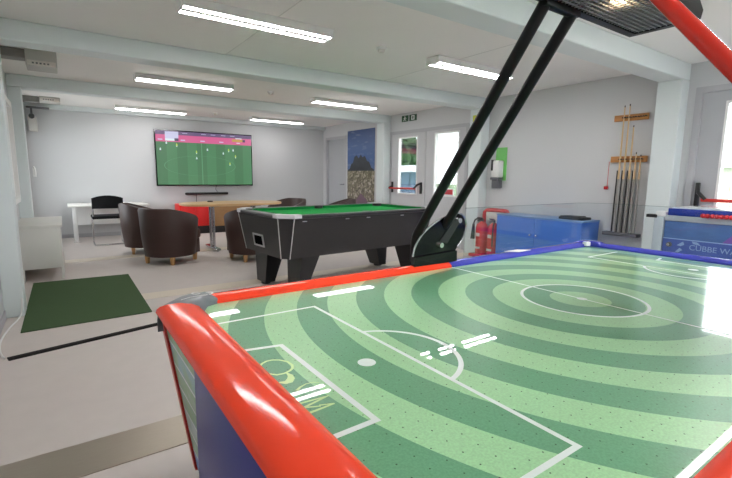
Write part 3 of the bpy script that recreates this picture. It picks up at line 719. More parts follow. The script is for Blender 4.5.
# ------------------------------------------------------------------ cue rack and cues
t = thing('cue_rack', 'wall cue rack with two pine bars and a dark base', 'cue rack', (XR, 2.46, 1.2))
for z, y0, y1 in ((1.895, 2.30, 2.665), (1.425, 2.275, 2.665)):
    b = BM(); box(b, XR-0.035, XR-0.003, y0, y1, z-0.035, z+0.035, 0.004); br = mk('bar', b, M['pine'], t)
    for k in range(5):
        b = BM()
        y = (2.545, 2.49, 2.43, 2.375, 2.325)[k]
        tube(b, [(XR-0.036, y+0.013, z), (XR-0.065, y+0.017, z), (XR-0.075, y+0.009, z)], 0.006, 6)
        tube(b, [(XR-0.036, y-0.013, z), (XR-0.065, y-0.017, z), (XR-0.075, y-0.009, z)], 0.006, 6)
        mk('spring_clip', b, M['black'], br)
b = BM(); box(b, XR-0.11, XR-0.003, 2.265, 2.655, 0.535, 0.575, 0.005); mk('base', b, M['grey_mid'], t)
def cue(top, L1):
    t = thing('pool_cue', '', 'cue', (0,0,0))
    h = top-0.576
    hb = 0.62
    b = BM(); cyl(b, (0,0,hb), (0,0,h-0.02), 0.0115, 0.0065, 10); mk('shaft', b, M['cue_wood'], t, local=True)
    b = BM(); cyl(b, (0,0,0.0), (0,0,hb), 0.0165, 0.0115, 10); mk('butt', b, M['cue_grey'], t, local=True)
    b = BM(); cyl(b, (0.008,0.0275,0.0), (0.006,0.022,hb+0.1), 0.0112, 0.006, 10); mk('black_rod', b, M['black'], t, local=True)  # black tapered rod filling the gap beside the butt
    b = BM(); cyl(b, (0,0,h-0.02), (0,0,h), 0.0055, 0.0055, 8); mk('tip', b, M['black'], t, local=True)
    return t
GC = 'pool cues standing in the wall rack'
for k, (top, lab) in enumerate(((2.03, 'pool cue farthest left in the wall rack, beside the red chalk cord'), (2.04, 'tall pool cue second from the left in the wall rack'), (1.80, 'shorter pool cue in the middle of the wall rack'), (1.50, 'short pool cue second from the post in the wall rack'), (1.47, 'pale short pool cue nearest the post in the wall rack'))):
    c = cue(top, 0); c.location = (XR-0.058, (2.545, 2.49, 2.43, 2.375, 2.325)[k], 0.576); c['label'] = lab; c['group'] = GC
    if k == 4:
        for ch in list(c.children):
            if ch.name.startswith('black_rod') : bpy.data.objects.remove(ch)
t = thing('chalk_holder', 'red chalk holder hanging on a cord from the cue rack', 'chalk holder', (XR-0.02, 2.66, 1.09))
b = BM(); tube(b, [(XR-0.040, 2.675, 1.40), (XR-0.032, 2.68, 1.11)], 0.003, 6); mk('cord', b, M['red_trim'], t)
b = BM(); box(b, XR-0.05, XR-0.012, 2.672, 2.712, 1.07, 1.11, 0.008); mk('holder', b, M['ext_red'], t)

# ------------------------------------------------------------------ blue steel cabinet
t = thing('steel_cabinet', 'blue steel cabinet with two doors against the right wall', 'cabinet', (5.2, 3.35, 0))
b = BM(); box(b, 5.02, 5.40, 2.74, 3.97, 0.05, 0.675, 0.003); mk('body', b, M['blue_cab'], t)
b = BM(); box(b, 5.0, 5.405, 2.735, 3.975, 0.676, 0.695, 0.003); mk('top', b, M['blue_top'], t)
b = BM(); box(b, 5.05, 5.38, 2.77, 3.94, 0.0, 0.05); mk('plinth', b, M['black'], t, smooth=0)
for y0, y1, yh in ((2.745, 3.36, 3.32), (3.366, 3.965, 3.41)):
    b = BM(); box(b, 5.002, 5.02, y0, y1, 0.06, 0.67, 0.003); d = mk('door', b, M['blue_cab'], t)
    b = BM(); cyl(b, (5.0, yh, 0.46), (4.98, yh, 0.46), 0.014); sphere(b, (4.975, yh, 0.46), 0.016, 10, 8); mk('knob', b, M['chrome'], d)
t = thing('black_tray', 'flat black case lying on top of the blue steel cabinet', 'case', (5.2, 2.96, 0.695))
b = BM(); box(b, 5.1, 5.32, 2.80, 3.10, 0.695, 0.725, 0.006); mk('base', b, M['black'], t)
b = BM(); box(b, 5.11, 5.31, 2.86, 3.09, 0.725, 0.737, 0.005); mk('lid', b, M['black_satin'], t)

# ------------------------------------------------------------------ fire extinguishers on their stand
t = thing('extinguisher_stand', 'red tubular stand holding the fire extinguishers beside the blue cabinet', 'stand', (5.2, 4.22, 0))
b = BM(); box(b, 5.06, 5.34, 4.0, 4.52, 0.0, 0.05, 0.012); mk('base', b, M['ext_red'], t)
b = BM(); tube(b, smooth_path([(5.32, 4.46, 0.05), (5.32, 4.46, 0.60), (5.32, 4.43, 0.68), (5.32, 4.36, 0.71), (5.32, 4.08, 0.71), (5.32, 4.03, 0.68), (5.32, 4.02, 0.60), (5.32, 4.02, 0.05)]), 0.03); mk('frame', b, M['ext_red'], t)
b = BM(); box(b, 5.29, 5.30, 4.08, 4.40, 0.56, 0.68, 0.002); mk('notice_plate', b, M['label_white'], t)
def extinguisher(x, y, horn, label):
    t = thing('fire_extinguisher', label, 'fire extinguisher', (x, y, 0.05), 0, 'red fire extinguishers')
    b = BM(); lathe(b, [(0.082, 0.0), (0.09, 0.012), (0.09, 0.40), (0.078, 0.445), (0.04, 0.478), (0.026, 0.49)], (x, y, 0.05)); mk('cylinder', b, M['ext_red'], t)
    b = BM(); box(b, x-0.0925, x-0.082, y-0.03, y+0.03, 0.32, 0.37); box(b, x-0.0925, x-0.08, y-0.04, y+0.04, 0.13, 0.16); mk('label', b, M['label_white'], t, smooth=0)
    b = BM(); cyl(b, (x, y, 0.54), (x, y, 0.58), 0.022); tube(b, [(x, y, 0.585), (x-0.1, y+0.01, 0.60)], 0.012); tube(b, [(x, y, 0.57), (x-0.09, y+0.01, 0.555)], 0.01); mk('valve', b, M['dull_chrome'] if not horn else M['black'], t)
    b = BM()
    if horn:
        tube(b, smooth_path([(x, y, 0.57), (x-0.05, y+0.08, 0.57), (x-0.07, y+0.105, 0.5)]), 0.011); cyl(b, (x-0.07, y+0.105, 0.50), (x-0.075, y+0.11, 0.27), 0.018, 0.034)
    else:
        tube(b, smooth_path([(x, y, 0.57), (x-0.06, y-0.05, 0.56), (x-0.085, y-0.055, 0.45), (x-0.085, y-0.05, 0.2)]), 0.010)
    mk('hose', b, M['black'], t)
extinguisher(5.18, 4.375, True, 'red fire extinguisher with black discharge horn, next to the white post')
extinguisher(5.16, 4.14, False, 'red fire extinguisher with pale labels, next to the blue cabinet')

# ------------------------------------------------------------------ pool table (built round the origin, then set down)
t = thing('pool_table', 'charcoal pool table with green cloth and silver edging', 'pool table', (0,0,0))
PX, PY, CH = 1.07, 0.575, 0.115
def octo(hx, hy, c): return [(-hx+c, -hy), (hx-c, -hy), (hx, -hy+c), (hx, hy-c), (hx-c, hy), (-hx+c, hy), (-hx, hy-c), (-hx, -hy+c)]
OT, OB = octo(PX, PY, CH), octo(PX-0.06, PY-0.11, CH*0.55)
b = BM(); loft(b, [[(x, y, 0.385) for x, y in OB], [(x, y, 0.785) for x, y in OT]]); body = mk('cabinet_body', b, M['pool_body'], t, local=True, smooth=0)
# top rail ring
b = BM()
ring = [(OT, 0.786), (octo(PX+0.008, PY+0.008, CH), 0.79), (octo(PX+0.008, PY+0.008, CH), 0.812), (octo(PX, PY, CH), 0.82), (octo(PX-0.085, PY-0.085, CH*0.7), 0.82), (octo(PX-0.085, PY-0.085, CH*0.7), 0.786)]
loops = [[(x, y, z) for x, y in q] for q, z in ring]; loft(b, loops+[loops[0]], caps=False); mk('top_rail', b, M['pool_top'], t, local=True, smooth=25)
b = BM(); prism(b, octo(PX-0.09, PY-0.09, CH*0.6), 'z', 0.786, 0.79); mk('playing_cloth', b, M['cloth'], t, local=True, smooth=0)
for sx in (-1, 1):
    b = BM(); prism(b, [(sx*(PX-0.085), -PY+0.19), (sx*(PX-0.13), -PY+0.215), (sx*(PX-0.13), PY-0.215), (sx*(PX-0.085), PY-0.19)], 'z', 0.79, 0.818); mk('cushion', b, M['cushion'], t, local=True, smooth=0)
    for sy in (-1, 1):
        xa, xb = (sx*0.06, sx*(PX-0.19))
        b = BM(); prism(b, [(xa, sy*(PY-0.085)), (xa+sx*0.03, sy*(PY-0.13)), (xb-sx*0.03, sy*(PY-0.13)), (xb, sy*(PY-0.085))], 'z', 0.79, 0.818); mk('cushion', b, M['cushion'], t, local=True, smooth=0)
for sx in (-1, 0, 1):
    for sy in (-1, 1):
        x, y = (sx*(PX-0.115), sy*(PY-(0.115 if sx else 0.085)))
        b = BM(); lathe(b, [(0.055, 0.0), (0.055, 0.032), (0.05, 0.034)], (x, y, 0.788), 20); pk = mk('pocket', b, M['black'], t, local=True)
        if sx:
            # chrome corner casting wraps the chamfer
            pl = [(PX-CH-0.075, PY+0.014), (PX-CH+0.005, PY+0.014), (PX+0.014, PY-CH+0.005), (PX+0.014, PY-CH-0.075), (PX-0.055, PY-CH-0.075), (PX-0.075, PY-0.115), (PX-0.115, PY-0.075), (PX-CH-0.075, PY-0.055)]
            b = BM(); prism(b, [(sx*x1, sy*y1) for x1, y1 in pl], 'z', 0.792, 0.829); mk('corner_casting', b, M['casting'], t, local=True, smooth=25)
# silver edging down the chamfer edges, both ends
def edge(i, j=None):
    b = BM(); a = Vector((*OB[i], 0.385)); c = Vector((*OT[i], 0.79)); tube(b, [a*1.0, c*1.0], 0.0055, 6); mk('silver_edging', b, M['silver'], t, local=True)
for i in range(8):
    if i in (0, 1, 2, 3, 4, 5, 6, 7): edge(i)
# ball return in the left end
def endpt(y, z):
    k = (z-0.385)/0.4
    return -(PX-0.06+0.06*k)-0.002
b = BM(); fr = [(0.06, 0.47), (-0.13, 0.47), (-0.13, 0.60), (0.06, 0.60)]
def ringq(o): return [(endpt(0, z), y, z) for y, z in ((0.13+o, 0.475-o), (-0.07-o, 0.475-o), (-0.07-o, 0.575+o), (0.13+o, 0.575+o))]
A1 = ringq(0.016); A2 = ringq(0.0)
lo = [[Vector(p) for p in A1], [Vector(p)+Vector((-0.012,0,0)) for p in A1], [Vector(p)+Vector((-0.012,0,0)) for p in A2], [Vector(p) for p in A2]]
loft(b, lo+[lo[0]], caps=False); br = mk('ball_return', b, M['silver'], t, local=True, smooth=0)
b = BM(); vs = [Vector(p)+Vector((-0.003,0,0)) for p in A2]; loft(b, [vs, [v+Vector((0.004,0,0)) for v in vs]]); mk('ball_return_opening', b, M['void'], br, local=True, smooth=0)
for x in (-0.84, -0.33, -0.05, 0.45):
    b = BM(); box(b, x-0.022, x+0.022, -PY-0.004, -PY+0.01, 0.757, 0.764); mk('coin_plate', b, M['silver'], t, local=True, smooth=0)
for sx in (-1, 1):
    for sy in (-1, 1):
        ox, oy = (-0.05 if sy > 0 else 0.07), (-0.05 if sy > 0 else 0.0)
        def q(xo, xi, yo, yi, z): return [(sx*xo+ox, sy*yo+oy, z), (sx*xi+ox, sy*yo+oy, z), (sx*xi+ox, sy*yi+oy, z), (sx*xo+ox, sy*yi+oy, z)]
        b = BM(); loft(b, [q(0.88, 0.765, 0.37, 0.17, 0.03), q(0.865, 0.655, 0.44, 0.13, 0.386)]); lg = mk('leg', b, M['pool_leg'], t, local=True, smooth=0)
        b = BM(); lathe(b, [(0.048, 0), (0.055, 0.012), (0.05, 0.03)], (sx*0.822+ox, sy*0.27-(0.05 if sy > 0 else 0), 0), 16); mk('foot', b, M['black'], lg, local=True)
t.location = (2.685, 4.385, 0); t.rotation_euler = (0, 0, math.radians(4.3))

# ------------------------------------------------------------------ soccer air table in the foreground
CX, CY = 1.47, 0.79
HT = thing('air_hockey_table', 'large air powered football table with green pitch and red and blue rails', 'games table', (CX, CY, 0))
ZF = 0.78
X0, Y0, Y1 = 0.333, 0.192, 1.412
def xe(y): return 2.69                            # far end line
m = bpy.data.materials.new('printed pitch under clear coat'); m.use_nodes = True
nt = m.node_tree; Nn = nt.nodes; Lk = nt.links; pb = Nn['Principled BSDF']
def MATH(op, a, bb=None):
    nd = Nn.new('ShaderNodeMath'); nd.operation = op
    for i, v in enumerate((a, bb)):
        if v is None: continue
        if isinstance(v, (int, float)): nd.inputs[i].default_value = v
        else: Lk.new(v, nd.inputs[i])
    return nd.outputs[0]
tcn = Nn.new('ShaderNodeTexCoord'); sp = Nn.new('ShaderNodeSeparateXYZ'); Lk.new(tcn.outputs['Object'], sp.inputs[0])
px, py = sp.outputs['X'], sp.outputs['Y']
rad = MATH('SQRT', MATH('ADD', MATH('MULTIPLY', px, px), MATH('MULTIPLY', py, py)))
band = MATH('MODULO', MATH('FLOOR', MATH('DIVIDE', rad, 0.0985)), 2.0)
gn = Nn.new('ShaderNodeTexNoise'); gn.inputs['Scale'].default_value = 240; gn.inputs['Detail'].default_value = 2; Lk.new(tcn.outputs['Object'], gn.inputs['Vector'])
mxa = Nn.new('ShaderNodeMix'); mxa.data_type = 'RGBA'; Lk.new(band, mxa.inputs[0]); mxa.inputs[6].default_value = rgb((176, 229, 176)); mxa.inputs[7].default_value = rgb((112, 175, 134))
mxb = Nn.new('ShaderNodeMix'); mxb.data_type = 'RGBA'; mxb.blend_type = 'MULTIPLY'; mxb.inputs[0].default_value = 0.5
gr = Nn.new('ShaderNodeMapRange'); gr.inputs[1].default_value = 0.3; gr.inputs[2].default_value = 0.7; gr.inputs[3].default_value = 0.78; gr.inputs[4].default_value = 1.15; Lk.new(gn.outputs['Fac'], gr.inputs[0])
Lk.new(mxa.outputs[2], mxb.inputs[6]); Lk.new(gr.outputs[0], mxb.inputs[7])
def frac_c(v, off): return MATH('SUBTRACT', MATH('FRACT', MATH('ADD', MATH('DIVIDE', v, 0.0345), off)), 0.5)
fx, fy = frac_c(MATH('ADD', px, MATH('MULTIPLY', py, 0.0)), 50.25), frac_c(py, 50.25)
dist = MATH('SQRT', MATH('ADD', MATH('MULTIPLY', fx, fx), MATH('MULTIPLY', fy, fy)))
hole = MATH('LESS_THAN', dist, 0.043)
mxc = Nn.new('ShaderNodeMix'); mxc.data_type = 'RGBA'; Lk.new(hole, mxc.inputs[0]); Lk.new(mxb.outputs[2], mxc.inputs[6]); mxc.inputs[7].default_value = rgb((62, 96, 62))
Lk.new(mxc.outputs[2], pb.inputs['Base Color'])
pb.inputs['Roughness'].default_value = 0.3; pb.inputs['Coat Weight'].default_value = 1.0; pb.inputs['Coat Roughness'].default_value = 0.015; pb.inputs['Coat IOR'].default_value = 1.33
pb.inputs['Specular IOR Level'].default_value = 0.15
M['pitch'] = m
b = BM(); prism(b, [(X0, Y0), (xe(Y0), Y0), (xe(Y1), Y1), (X0, Y1)], 'z', ZF-0.02, ZF); mk('playing_surface', b, M['pitch'], HT, smooth=0)
# printed lines
z = ZF
XM = 1.475
def mark(name, pts, w, closed=False):
    b = BM(); ribbon(b, pts, w, z, closed=closed); return mk(name, b, M['mark_white'], HT, smooth=0)
mark('halfway_line', [(XM, Y0), (XM, Y1)], 0.008)
mark('centre_circle', circle2((XM, CY-0.005), 0.2, 64), 0.011, True)
mark('centre_spot', circle2((XM, CY-0.005), 0.0085, 20), 0.017, True)
def mir(pts): return [(2*XM-x, y) for x, y in pts][::-1]
for f in (lambda q: q, mir):
    mark('penalty_box', f([(X0, 1.211), (0.641, 1.211), (0.641, 0.328), (X0, 0.328)]), 0.011)
    mark('goal_box', f([(X0, 0.985), (0.419, 0.968), (0.419, 0.565), (X0, 0.563)]), 0.013)
    mark('penalty_arc', f(circle2((0.594, 0.768), 0.173, 30, -math.radians(73), math.radians(73), True)), 0.012)
    mark('penalty_spot', circle2(f([(0.54, 0.768)])[0], 0.0105, 24), 0.021, True)
def W2(l): return [(x+CX, y+CY) for x, y in l]
b = BM()
ribbon(b, W2([(-1.141, 0.09), (-1.130, 0.102), (-1.117, 0.108), (-1.104, 0.107), (-1.09, 0.098), (-1.079, 0.08), (-1.077, 0.058), (-1.084, 0.042), (-1.094, 0.034), (-1.109, 0.029), (-1.125, 0.031), (-1.137, 0.045), (-1.144, 0.068)]), 0.0058, z, closed=True)
ribbon(b, W2([(-1.104, 0.028), (-1.1025, 0.013), (-1.107, 0.0), (-1.116, -0.010), (-1.125, -0.011), (-1.135, -0.003)]), [0.004, 0.011, 0.016, 0.017, 0.013, 0.005], z)
mk('pitch_emblem', b, M['mark_lime'], HT, smooth=0)
b = BM(); ribbon(b, W2([(-1.12, -0.054), (-1.108, -0.045), (-1.092, -0.039), (-1.076, -0.041), (-1.067, -0.049)]), [0.007, 0.005, 0.003, 0.003, 0.002], z)
mk('pitch_flourish', b, M['mark_lime'], HT, smooth=0)
b = BM()
ribbon(b, W2([(-1.139, -0.102), (-1.079, -0.106)]), [0.005, 0.004], z)
ribbon(b, W2([(-1.077, -0.105), (-1.138, -0.119)]), [0.004, 0.006], z)
ribbon(b, W2([(-1.138, -0.119), (-1.109, -0.131)]), [0.005, 0.004], z)
ribbon(b, W2([(-1.083, -0.137), (-1.142, -0.141)]), [0.004, 0.007], z)
ribbon(b, W2([(-1.083, -0.137), (-1.11, -0.127)]), [0.004, 0.004], z)
mk('pitch_lettering', b, M['mark_lime'], HT, smooth=0)
# rails: profile (distance out from the pitch edge, height)
PR = [(0.0, 0.772), (0.0, 0.788), (0.012, 0.798), (0.035, 0.804), (0.06, 0.802), (0.077, 0.793), (0.083, 0.772), (0.08, 0.745), (0.0, 0.745)]
PE = [(0.0, 0.772), (0.002, 0.785), (0.012, 0.797), (0.035, 0.808), (0.07, 0.814), (0.10, 0.814), (0.122, 0.810), (0.132, 0.803), (0.134, 0.794), (0.126, 0.784), (0.0, 0.774)]
def rail(name, p0, p1, out, prof, m, k=1.0):
    p0, p1, out = Vector(p0), Vector(p1), Vector(out).normalized()
    b = BM(); loft(b, [[(p.x+out.x*d*k, p.y+out.y*d*k, z) for d, z in prof] for p in (p0, p1)]); return mk(name, b, m, HT, smooth=50)
rail('end_rail', (X0, Y0+0.02), (X0, Y1-0.045), (-1, 0), PE, M['red_gloss'])
rail('side_rail', (X0+0.045, Y1), (XM-0.002, Y1), (0, 1), PR, M['red_gloss'])
rail('side_rail', (XM+0.002, Y1), (xe(Y1)-0.0, Y1), (0, 1), PR, M['blue_gloss'])
rail('side_rail', (XM-0.002, Y0), (X0+0.03, Y0), (0, -1), PR, M['red_gloss'])
rail('side_rail', (xe(Y0)-0.03, Y0), (XM+0.002, Y0), (0, -1), PR, M['blue_gloss'])
rail('end_rail', (xe(Y1-0.02), Y1-0.02), (xe(Y0+0.02), Y0+0.02), (1, 0), PR, M['blue_gloss'])
# corner caps
def cap(c, pts, m, name='corner_cap', ztop=0.806):
    b = BM(); cv = Vector(c)
    lo = []
    for k, zz in ((1.0, 0.745), (1.0, 0.782), (0.95, 0.797), (0.6, ztop+0.006), (0.25, ztop+0.008)):
        lo.append([(cv.x+(p[0]-cv.x)*k, cv.y+(p[1]-cv.y)*k, zz) for p in pts])
    loft(b, lo); return mk(name, b, m, HT, smooth=50)
cc = cap((0.325, 1.41), [(0.197, 1.335), (0.205, 1.38), (0.228, 1.43), (0.262, 1.468), (0.305, 1.49), (0.39, 1.497), (0.398, 1.45), (0.395, 1.414), (0.355, 1.395), (0.336, 1.355), (0.27, 1.332)], M['cap_grey'])
b = BM(); ribbon(b, circle2((0.335, 1.452), 0.013, 14, math.radians(40), math.radians(320), True), 0.006, 0.8135); ribbon(b, circle2((0.368, 1.44), 0.015, 16), 0.007, 0.811, closed=True)
ribbon(b, [(0.275, 1.392), (0.305, 1.408), (0.335, 1.412), (0.36, 1.408)], 0.005, 0.8145)
mk('cap_emblem', b, M['white_plastic'], cc, smooth=0)
e1 = xe(Y1)
cap((e1, 1.41), [(e1-0.07, 1.412), (e1-0.07, 1.497), (e1+0.02, 1.497), (e1+0.065, 1.478), (e1+0.086, 1.43), (e1+0.086, 1.35), (e1-0.002, 1.35), (e1-0.004, 1.408)], M['blue_gloss'])
b = BM(); box(b, e1-0.065, e1-0.02, 1.395, 1.425, 0.785, 0.812, 0.005); mk('corner_block', b, M['white_plastic'], HT)
e0 = xe(Y0)
cap((e0, 0.18), [(e0-0.07, 0.195), (e0-0.07, 0.107), (e0, 0.105), (e0+0.06, 0.125), (e0+0.086, 0.18), (e0+0.086, 0.25), (e0-0.002, 0.255), (e0-0.004, 0.2)], M['blue_gloss'])
cap((0.325, 0.18), [(0.197, 0.27), (0.205, 0.18), (0.24, 0.13), (0.30, 0.107), (0.39, 0.105), (0.395, 0.15), (0.392, 0.193), (0.342, 0.205), (0.335, 0.27)], M['cap_grey'])
# cabinet under the pitch: tapered apron with red edged end
b = BM()
top = [(0.225, 0.14), (e0+0.05, 0.14), (e1+0.05, 1.45), (0.225, 1.37)]; bot = [(0.29, 0.2), (e0-0.03, 0.2), (e1-0.03, 1.38), (0.29, 1.33)]
loft(b, [[(x, y, 0.28) for x, y in bot], [(x, y, 0.774) for x, y in top]]); mk('apron', b, M['navy'], HT, smooth=0)
def endface(y0, y1, y0b, y1b, off, th, m, name, z0=0.285, z1=0.772):
    b = BM()
    def X(z): return 0.29+(0.225-0.29)*(z-0.28)/0.47
    lo = [[(X(z0)-off, y0b, z0), (X(z0)-off, y1b, z0), (X(z1)-off, y1, z1), (X(z1)-off, y0, z1)], [(X(z0)-off-th, y0b, z0), (X(z0)-off-th, y1b, z0), (X(z1)-off-th, y1, z1), (X(z1)-off-th, y0, z1)]]
    loft(b, lo); return mk(name, b, m, HT, smooth=0)
endface(1.325, 1.372, 1.315, 1.338, 0.0, 0.012, M['red_trim'], 'edge_trim')
endface(0.14, 0.18, 0.2, 0.225, 0.0, 0.012, M['red_trim'], 'edge_trim')
m = bpy.data.materials.new('printed picture strip'); m.use_nodes = True
nt = m.node_tree; Nn = nt.nodes; Lk = nt.links; pb = Nn['Principled BSDF']
tcn = Nn.new('ShaderNodeTexCoord'); sp = Nn.new('ShaderNodeSeparateXYZ'); Lk.new(tcn.outputs['Object'], sp.inputs[0])
v = MATH('DIVIDE', sp.outputs['Z'], 0.072)
wn = Nn.new('ShaderNodeTexWhiteNoise'); wn.noise_dimensions = '1D'; Lk.new(MATH('FLOOR', v), wn.inputs['W'])
nz = Nn.new('ShaderNodeTexNoise'); nz.inputs['Scale'].default_value = 16; Lk.new(tcn.outputs['Object'], nz.inputs['Vector'])
mixv = MATH('ADD', MATH('MULTIPLY', wn.outputs['Value'], 0.5), MATH('MULTIPLY', nz.outputs['Fac'], 0.35))
cr = Nn.new('ShaderNodeValToRGB'); Lk.new(mixv, cr.inputs[0])
cr.color_ramp.elements[0].color = rgb((84, 146, 214)); cr.color_ramp.elements[1].color = rgb((96, 150, 206))
for p, c in ((0.3, (140, 182, 220)), (0.5, (136, 178, 132)), (0.65, (196, 206, 210)), (0.8, (150, 164, 178))):
    el_ = cr.color_ramp.elements.new(p); el_.color = rgb(c)
gap = MATH('LESS_THAN', MATH('FRACT', v), 0.12)
mxg = Nn.new('ShaderNodeMix'); mxg.data_type = 'RGBA'; Lk.new(gap, mxg.inputs[0]); Lk.new(cr.outputs[0], mxg.inputs[6]); mxg.inputs[7].default_value = rgb((226, 230, 234))
Lk.new(mxg.outputs[2], pb.inputs['Base Color']); pb.inputs['Roughness'].default_value = 0.3
endface(0.93, 1.32, 0.95, 1.31, 0.0, 0.006, m, 'picture_strip')
endface(0.185, 0.52, 0.23, 0.52, 0.0, 0.006, m, 'picture_strip')
b = BM(); box(b, 0.2045, 0.28, 0.50, 0.94, 0.2, 0.785, 0.003); mk('goal_return_box', b, M['navy'], HT)
for x in (0.42, 2.25):
    for y in (0.30, 1.20):
        b = BM(); box(b, x-0.07, x+0.07, y-0.07, y+0.07, 0.03, 0.285, 0.01); lg = mk('leg', b, M['black'], HT)
        b = BM(); lathe(b, [(0.05, 0), (0.055, 0.015), (0.03, 0.03)], (x, y, 0), 14); mk('levelling_foot', b, M['dull_chrome'], lg)
# hinge plates and bent arms that carry the lamp canopy
HP = [(1.262, 0.80), (1.262, 0.845), (1.272, 0.885), (1.298, 0.925), (1.335, 0.958), (1.38, 0.985), (1.43, 1.008), (1.485, 1.026), (1.54, 1.030), (1.578, 1.014), (1.598, 0.978), (1.594, 0.938), (1.573, 0.897), (1.545, 0.87), (1.53, 0.85), (1.527, 0.80)]
def gantry(sy, mplate, marm):
    yp = lambda v: (1.47 + v) if sy > 0 else (0.11 - v)      # outward offset v
    b = BM(); prism(b, HP, 'y', yp(-0.022), yp(-0.010)); hp = mk('hinge_plate', b, mplate, HT, smooth=30)
    b = BM()
    pr = [(1.26, 0.795), (1.26, 0.842), (1.528, 0.852), (1.53, 0.795)]
    prism(b, pr, 'y', yp(-0.036), yp(-0.022)); mk('hinge_foot', b, mplate, hp, smooth=0)
    b = BM(); tube(b, smooth_path([(x, yp(-0.022), zz) for x, zz in HP[1:14]], 3), 0.0045, 6); mk('plate_edge', b, M['dull_chrome'], hp)
    for x, zz in ((1.540, 0.995), (1.425, 0.886)):
        b = BM(); cyl(b, (x, yp(-0.022), zz), (x, yp(-0.038), zz), 0.015, 0.012); mk('bolt', b, M['chrome'], hp)
    b = BM()
    prism(b, [(1.515, 1.005), (1.552, 0.992), (1.47, 0.89), (1.425, 0.905)], 'y', yp(-0.027), yp(-0.022)); mk('hinge_slot', b, M['black'], hp, smooth=0)
    T = Vector((yp(-0.575), 1.752))
    for x, A in (((1.308, [(0.016, 0.81), (0.016, 0.87), (0.010, 0.93), (-0.04, 1.006)]), (1.462, [(0.014, 0.88), (0.014, 0.92), (0.004, 0.955), (-0.04, 1.006)])) if sy > 0 else ((1.336, [(0.03, 0.82), (0.032, 0.92), (0.02, 1.02), (-0.02, 1.142)]),)):
        zt = 1.752 if sy > 0 else 1.806
        tt = -0.575 if sy > 0 else -0.567
        pts = smooth_path([(x, yp(v), zz) for v, zz in A], 6)
        q = A[-1]; pts += [Vector((x, yp(q[0]+(tt-q[0])*k/6), q[1]+(zt-q[1])*k/6)) for k in range(1, 7)]
        b = BM(); tube(b, pts, 0.0205 if sy > 0 else 0.0215, 18); mk('arm', b, marm, HT, smooth=50)
    if sy > 0:
        b = BM(); box(b, 1.288, 1.483, yp(-0.597), yp(-0.565), 1.738, 1.768, 0.006); mk('arm_crossbar', b, marm, HT)
gantry(1, M['black_gloss'], M['black_satin'])
gantry(-1, M['black_gloss'], M['red_tube'])
# lamp canopy
CX0, CX1, CY0, CY1, CZ = 1.08, 1.89, 0.67, 0.905, 1.755
b = BM()
out = [(CX0, CY0), (CX1, CY0), (CX1, CY1), (CX0, CY1)]
def inset(d): return [(CX0+d, CY0+d), (CX1-d, CY0+d), (CX1-d, CY1-d), (CX0+d, CY1-d)]
lo = [[(x, y, CZ+0.02) for x, y in inset(0.03)], [(x, y, CZ) for x, y in inset(0.03)], [(x, y, CZ) for x, y in inset(0.0)], [(x, y, CZ+0.035) for x, y in inset(-0.004)], [(x, y, CZ+0.12) for x, y in inset(0.02)], [(x, y, CZ+0.14) for x, y in inset(0.06)]]
loft(b, lo); cn = mk('canopy', b, M['black_satin'], HT, smooth=30)
b = BM()
k = 0
xx = CX0+0.035
while xx < CX1-0.03:
    box(b, xx, xx+0.0025, CY0+0.03, CY1-0.03, CZ+0.003, CZ+0.007); xx += 0.019
yy = CY0+0.035
while yy < CY1-0.03:
    box(b, CX0+0.03, CX1-0.03, yy, yy+0.0025, CZ+0.001, CZ+0.005); yy += 0.019
mk('grille', b, M['grille'], cn, smooth=0)
b = BM(); sphere(b, (1.515, 0.765, CZ+0.014), 0.034, 14, 8, (1, 0.8, 0.2)); mk('lamp', b, M['bulb'], cn)
# clear acrylic guard round the far half
gp = [(1.62, 1.478), (2.45, 1.478)] + [(2.58+0.18*math.sin(a), 1.298+0.18*math.cos(a)) for a in [PI/2*k/8 for k in range(9)]] + [(2.76, 0.9), (2.76, 0.25)]
b = BM(); loops = []
for i, q in enumerate(gp):
    q = Vector(q); a = Vector(gp[max(i-1, 0)]); c = Vector(gp[min(i+1, len(gp)-1)]); dd = (c-a).normalized(); nn = Vector((-dd.y, dd.x))*0.002
    loops.append([(*(q+nn), 0.79), (*(q-nn), 0.79), (*(q-nn), 1.048), (*(q+nn), 1.048)])
loft(b, loops); cg = mk('clear_guard', b, M['acrylic'], HT)
b = BM(); tube(b, [(q[0], q[1], 1.0485) for q in gp], 0.0015, 6); mk('guard_edge', b, M['acrylic_edge'], cg)

b = BM(); prism(b, [(1.93, 1.472), (2.04, 1.472), (2.10, 1.424), (1.985, 1.418)], 'z', 0.8055, 0.807)
tag(mk('paper_sheet', b, M['paper'], org=(1.97, 1.45, 0.8055), smooth=0), 'white sheet of paper lying on the blue rail of the football table', 'paper')

# ------------------------------------------------------------------ blue games table on the right
t = thing('arcade_table', 'blue games table with white top and red bead bar by the right wall', 'games table', (4.7, 0.95, 0))
FX = 4.2
b = BM(); box(b, FX, 5.30, 0.22, 1.565, 0.90, 0.960, 0.004); mk('top_rim', b, M['royal'], t)
b = BM(); box(b, FX+0.015, 5.285, 0.235, 1.55, 0.960, 0.966, 0.002); mk('playfield', b, M['table_white'], t)
b = BM(); box(b, FX-0.005, 5.30, 0.2, 1.585, 0.855, 0.899, 0.004); mk('band', b, M['silver_band'], t)
m = mat('printed water scene', (66, 102, 158), 0.3, noise=(5, 0.35), stretch=(1, 1.5, 6), coat=0.3)
b = BM(); box(b, FX, 5.29, 0.21, 1.58, 0.42, 0.854, 0.004); pnl = mk('printed_panel', b, m, t)
b = BM(); box(b, FX-0.002, FX, 0.21, 1.58, 0.42, 0.705); lw = mk('lower_panel', b, mat('printed navy panel', (64, 88, 162), 0.3, noise=(5, 0.08), coat=0.3), t, smooth=0)
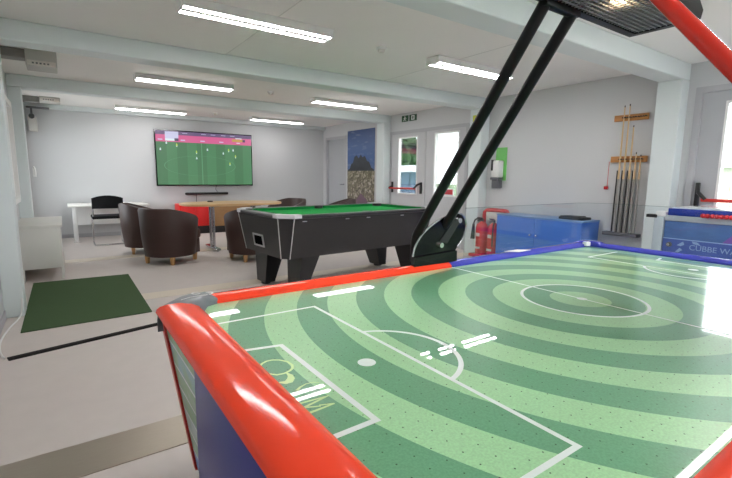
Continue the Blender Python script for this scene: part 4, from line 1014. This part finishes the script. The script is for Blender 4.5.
b = BM(); box(b, FX-0.004, FX-0.002, 0.21, 1.58, 0.703, 0.711); mk('printed_line', b, M['line_blue'], t, smooth=0)
b = BM(); prism(b, [(1.17, 0.712), (1.12, 0.77), (1.05, 0.81), (0.95, 0.83), (0.85, 0.82), (0.8, 0.76), (0.83, 0.712)], 'x', FX-0.0035, FX-0.0005); mk('printed_swirl', b, M['purple'], t, smooth=0)
MT = Matrix.Translation((FX-0.0035, 1.385, 0.628)) @ Matrix.Rotation(-PI/2, 4, 'Z') @ Matrix.Rotation(PI/2, 4, 'X')
b = BM(); textbm(b, 'CUBBE WAVE', 0.062, MT, 0.001)
for pts in ([(1.475, 0.655), (1.43, 0.69), (1.42, 0.665), (1.445, 0.65)], [(1.37, 0.70), (1.33, 0.695), (1.305, 0.67), (1.36, 0.68)], [(1.48, 0.60), (1.45, 0.635), (1.43, 0.62), (1.46, 0.595)]):
    prism(b, pts, 'x', FX-0.0045, FX-0.0021)
mk('lettering', b, M['text_pale'], t, smooth=0)
b = BM(); cyl(b, (FX-0.002, 1.53, 0.655), (FX-0.022, 1.53, 0.655), 0.022, 0.018); mk('lock_boss', b, M['grey_mid'], t)
b = BM(); cyl(b, (FX-0.022, 1.53, 0.655), (FX-0.028, 1.53, 0.655), 0.010); mk('lock', b, M['chrome'], t)
b = BM()
for k in range(36): sphere(b, (FX-0.018, 1.31-k*0.03, 0.915), 0.018, 10, 8)
mk('bead_bar', b, M['red_bead'], t)
for x in (FX-0.01, 5.2):
    for y in (1.587, 0.13):
        b = BM(); box(b, x, x+0.08, y, y+0.075, 0.0, 0.885, 0.006); lg = mk('corner_leg', b, M['silver_band'], t)
b = BM(); box(b, FX-0.01, FX+0.07, 1.575, 1.655, 0.886, 0.93, 0.008); mk('corner_cap', b, M['white_plastic'], t)
b = BM(); box(b, FX-0.015, FX+0.05, 1.64, 1.725, 0.872, 0.90, 0.004); mk('rubber_bumper', b, M['black'], t)

# ------------------------------------------------------------------ daylight
w = bpy.data.worlds.new('overcast sky'); S.world = w; w.use_nodes = True
nt = w.node_tree; bg = nt.nodes['Background']
tcn = nt.nodes.new('ShaderNodeTexCoord'); nz = nt.nodes.new('ShaderNodeTexNoise'); nz.inputs['Scale'].default_value = 2.5; nz.inputs['Detail'].default_value = 4
nt.links.new(tcn.outputs['Generated'], nz.inputs['Vector'])
mx = nt.nodes.new('ShaderNodeMix'); mx.data_type = 'RGBA'; mx.inputs[6].default_value = (0.86, 0.93, 1.0, 1); mx.inputs[7].default_value = (1.0, 1.0, 1.0, 1)
nt.links.new(nz.outputs['Fac'], mx.inputs[0]); nt.links.new(mx.outputs[2], bg.inputs['Color'])
bg.inputs['Strength'].default_value = 6.0
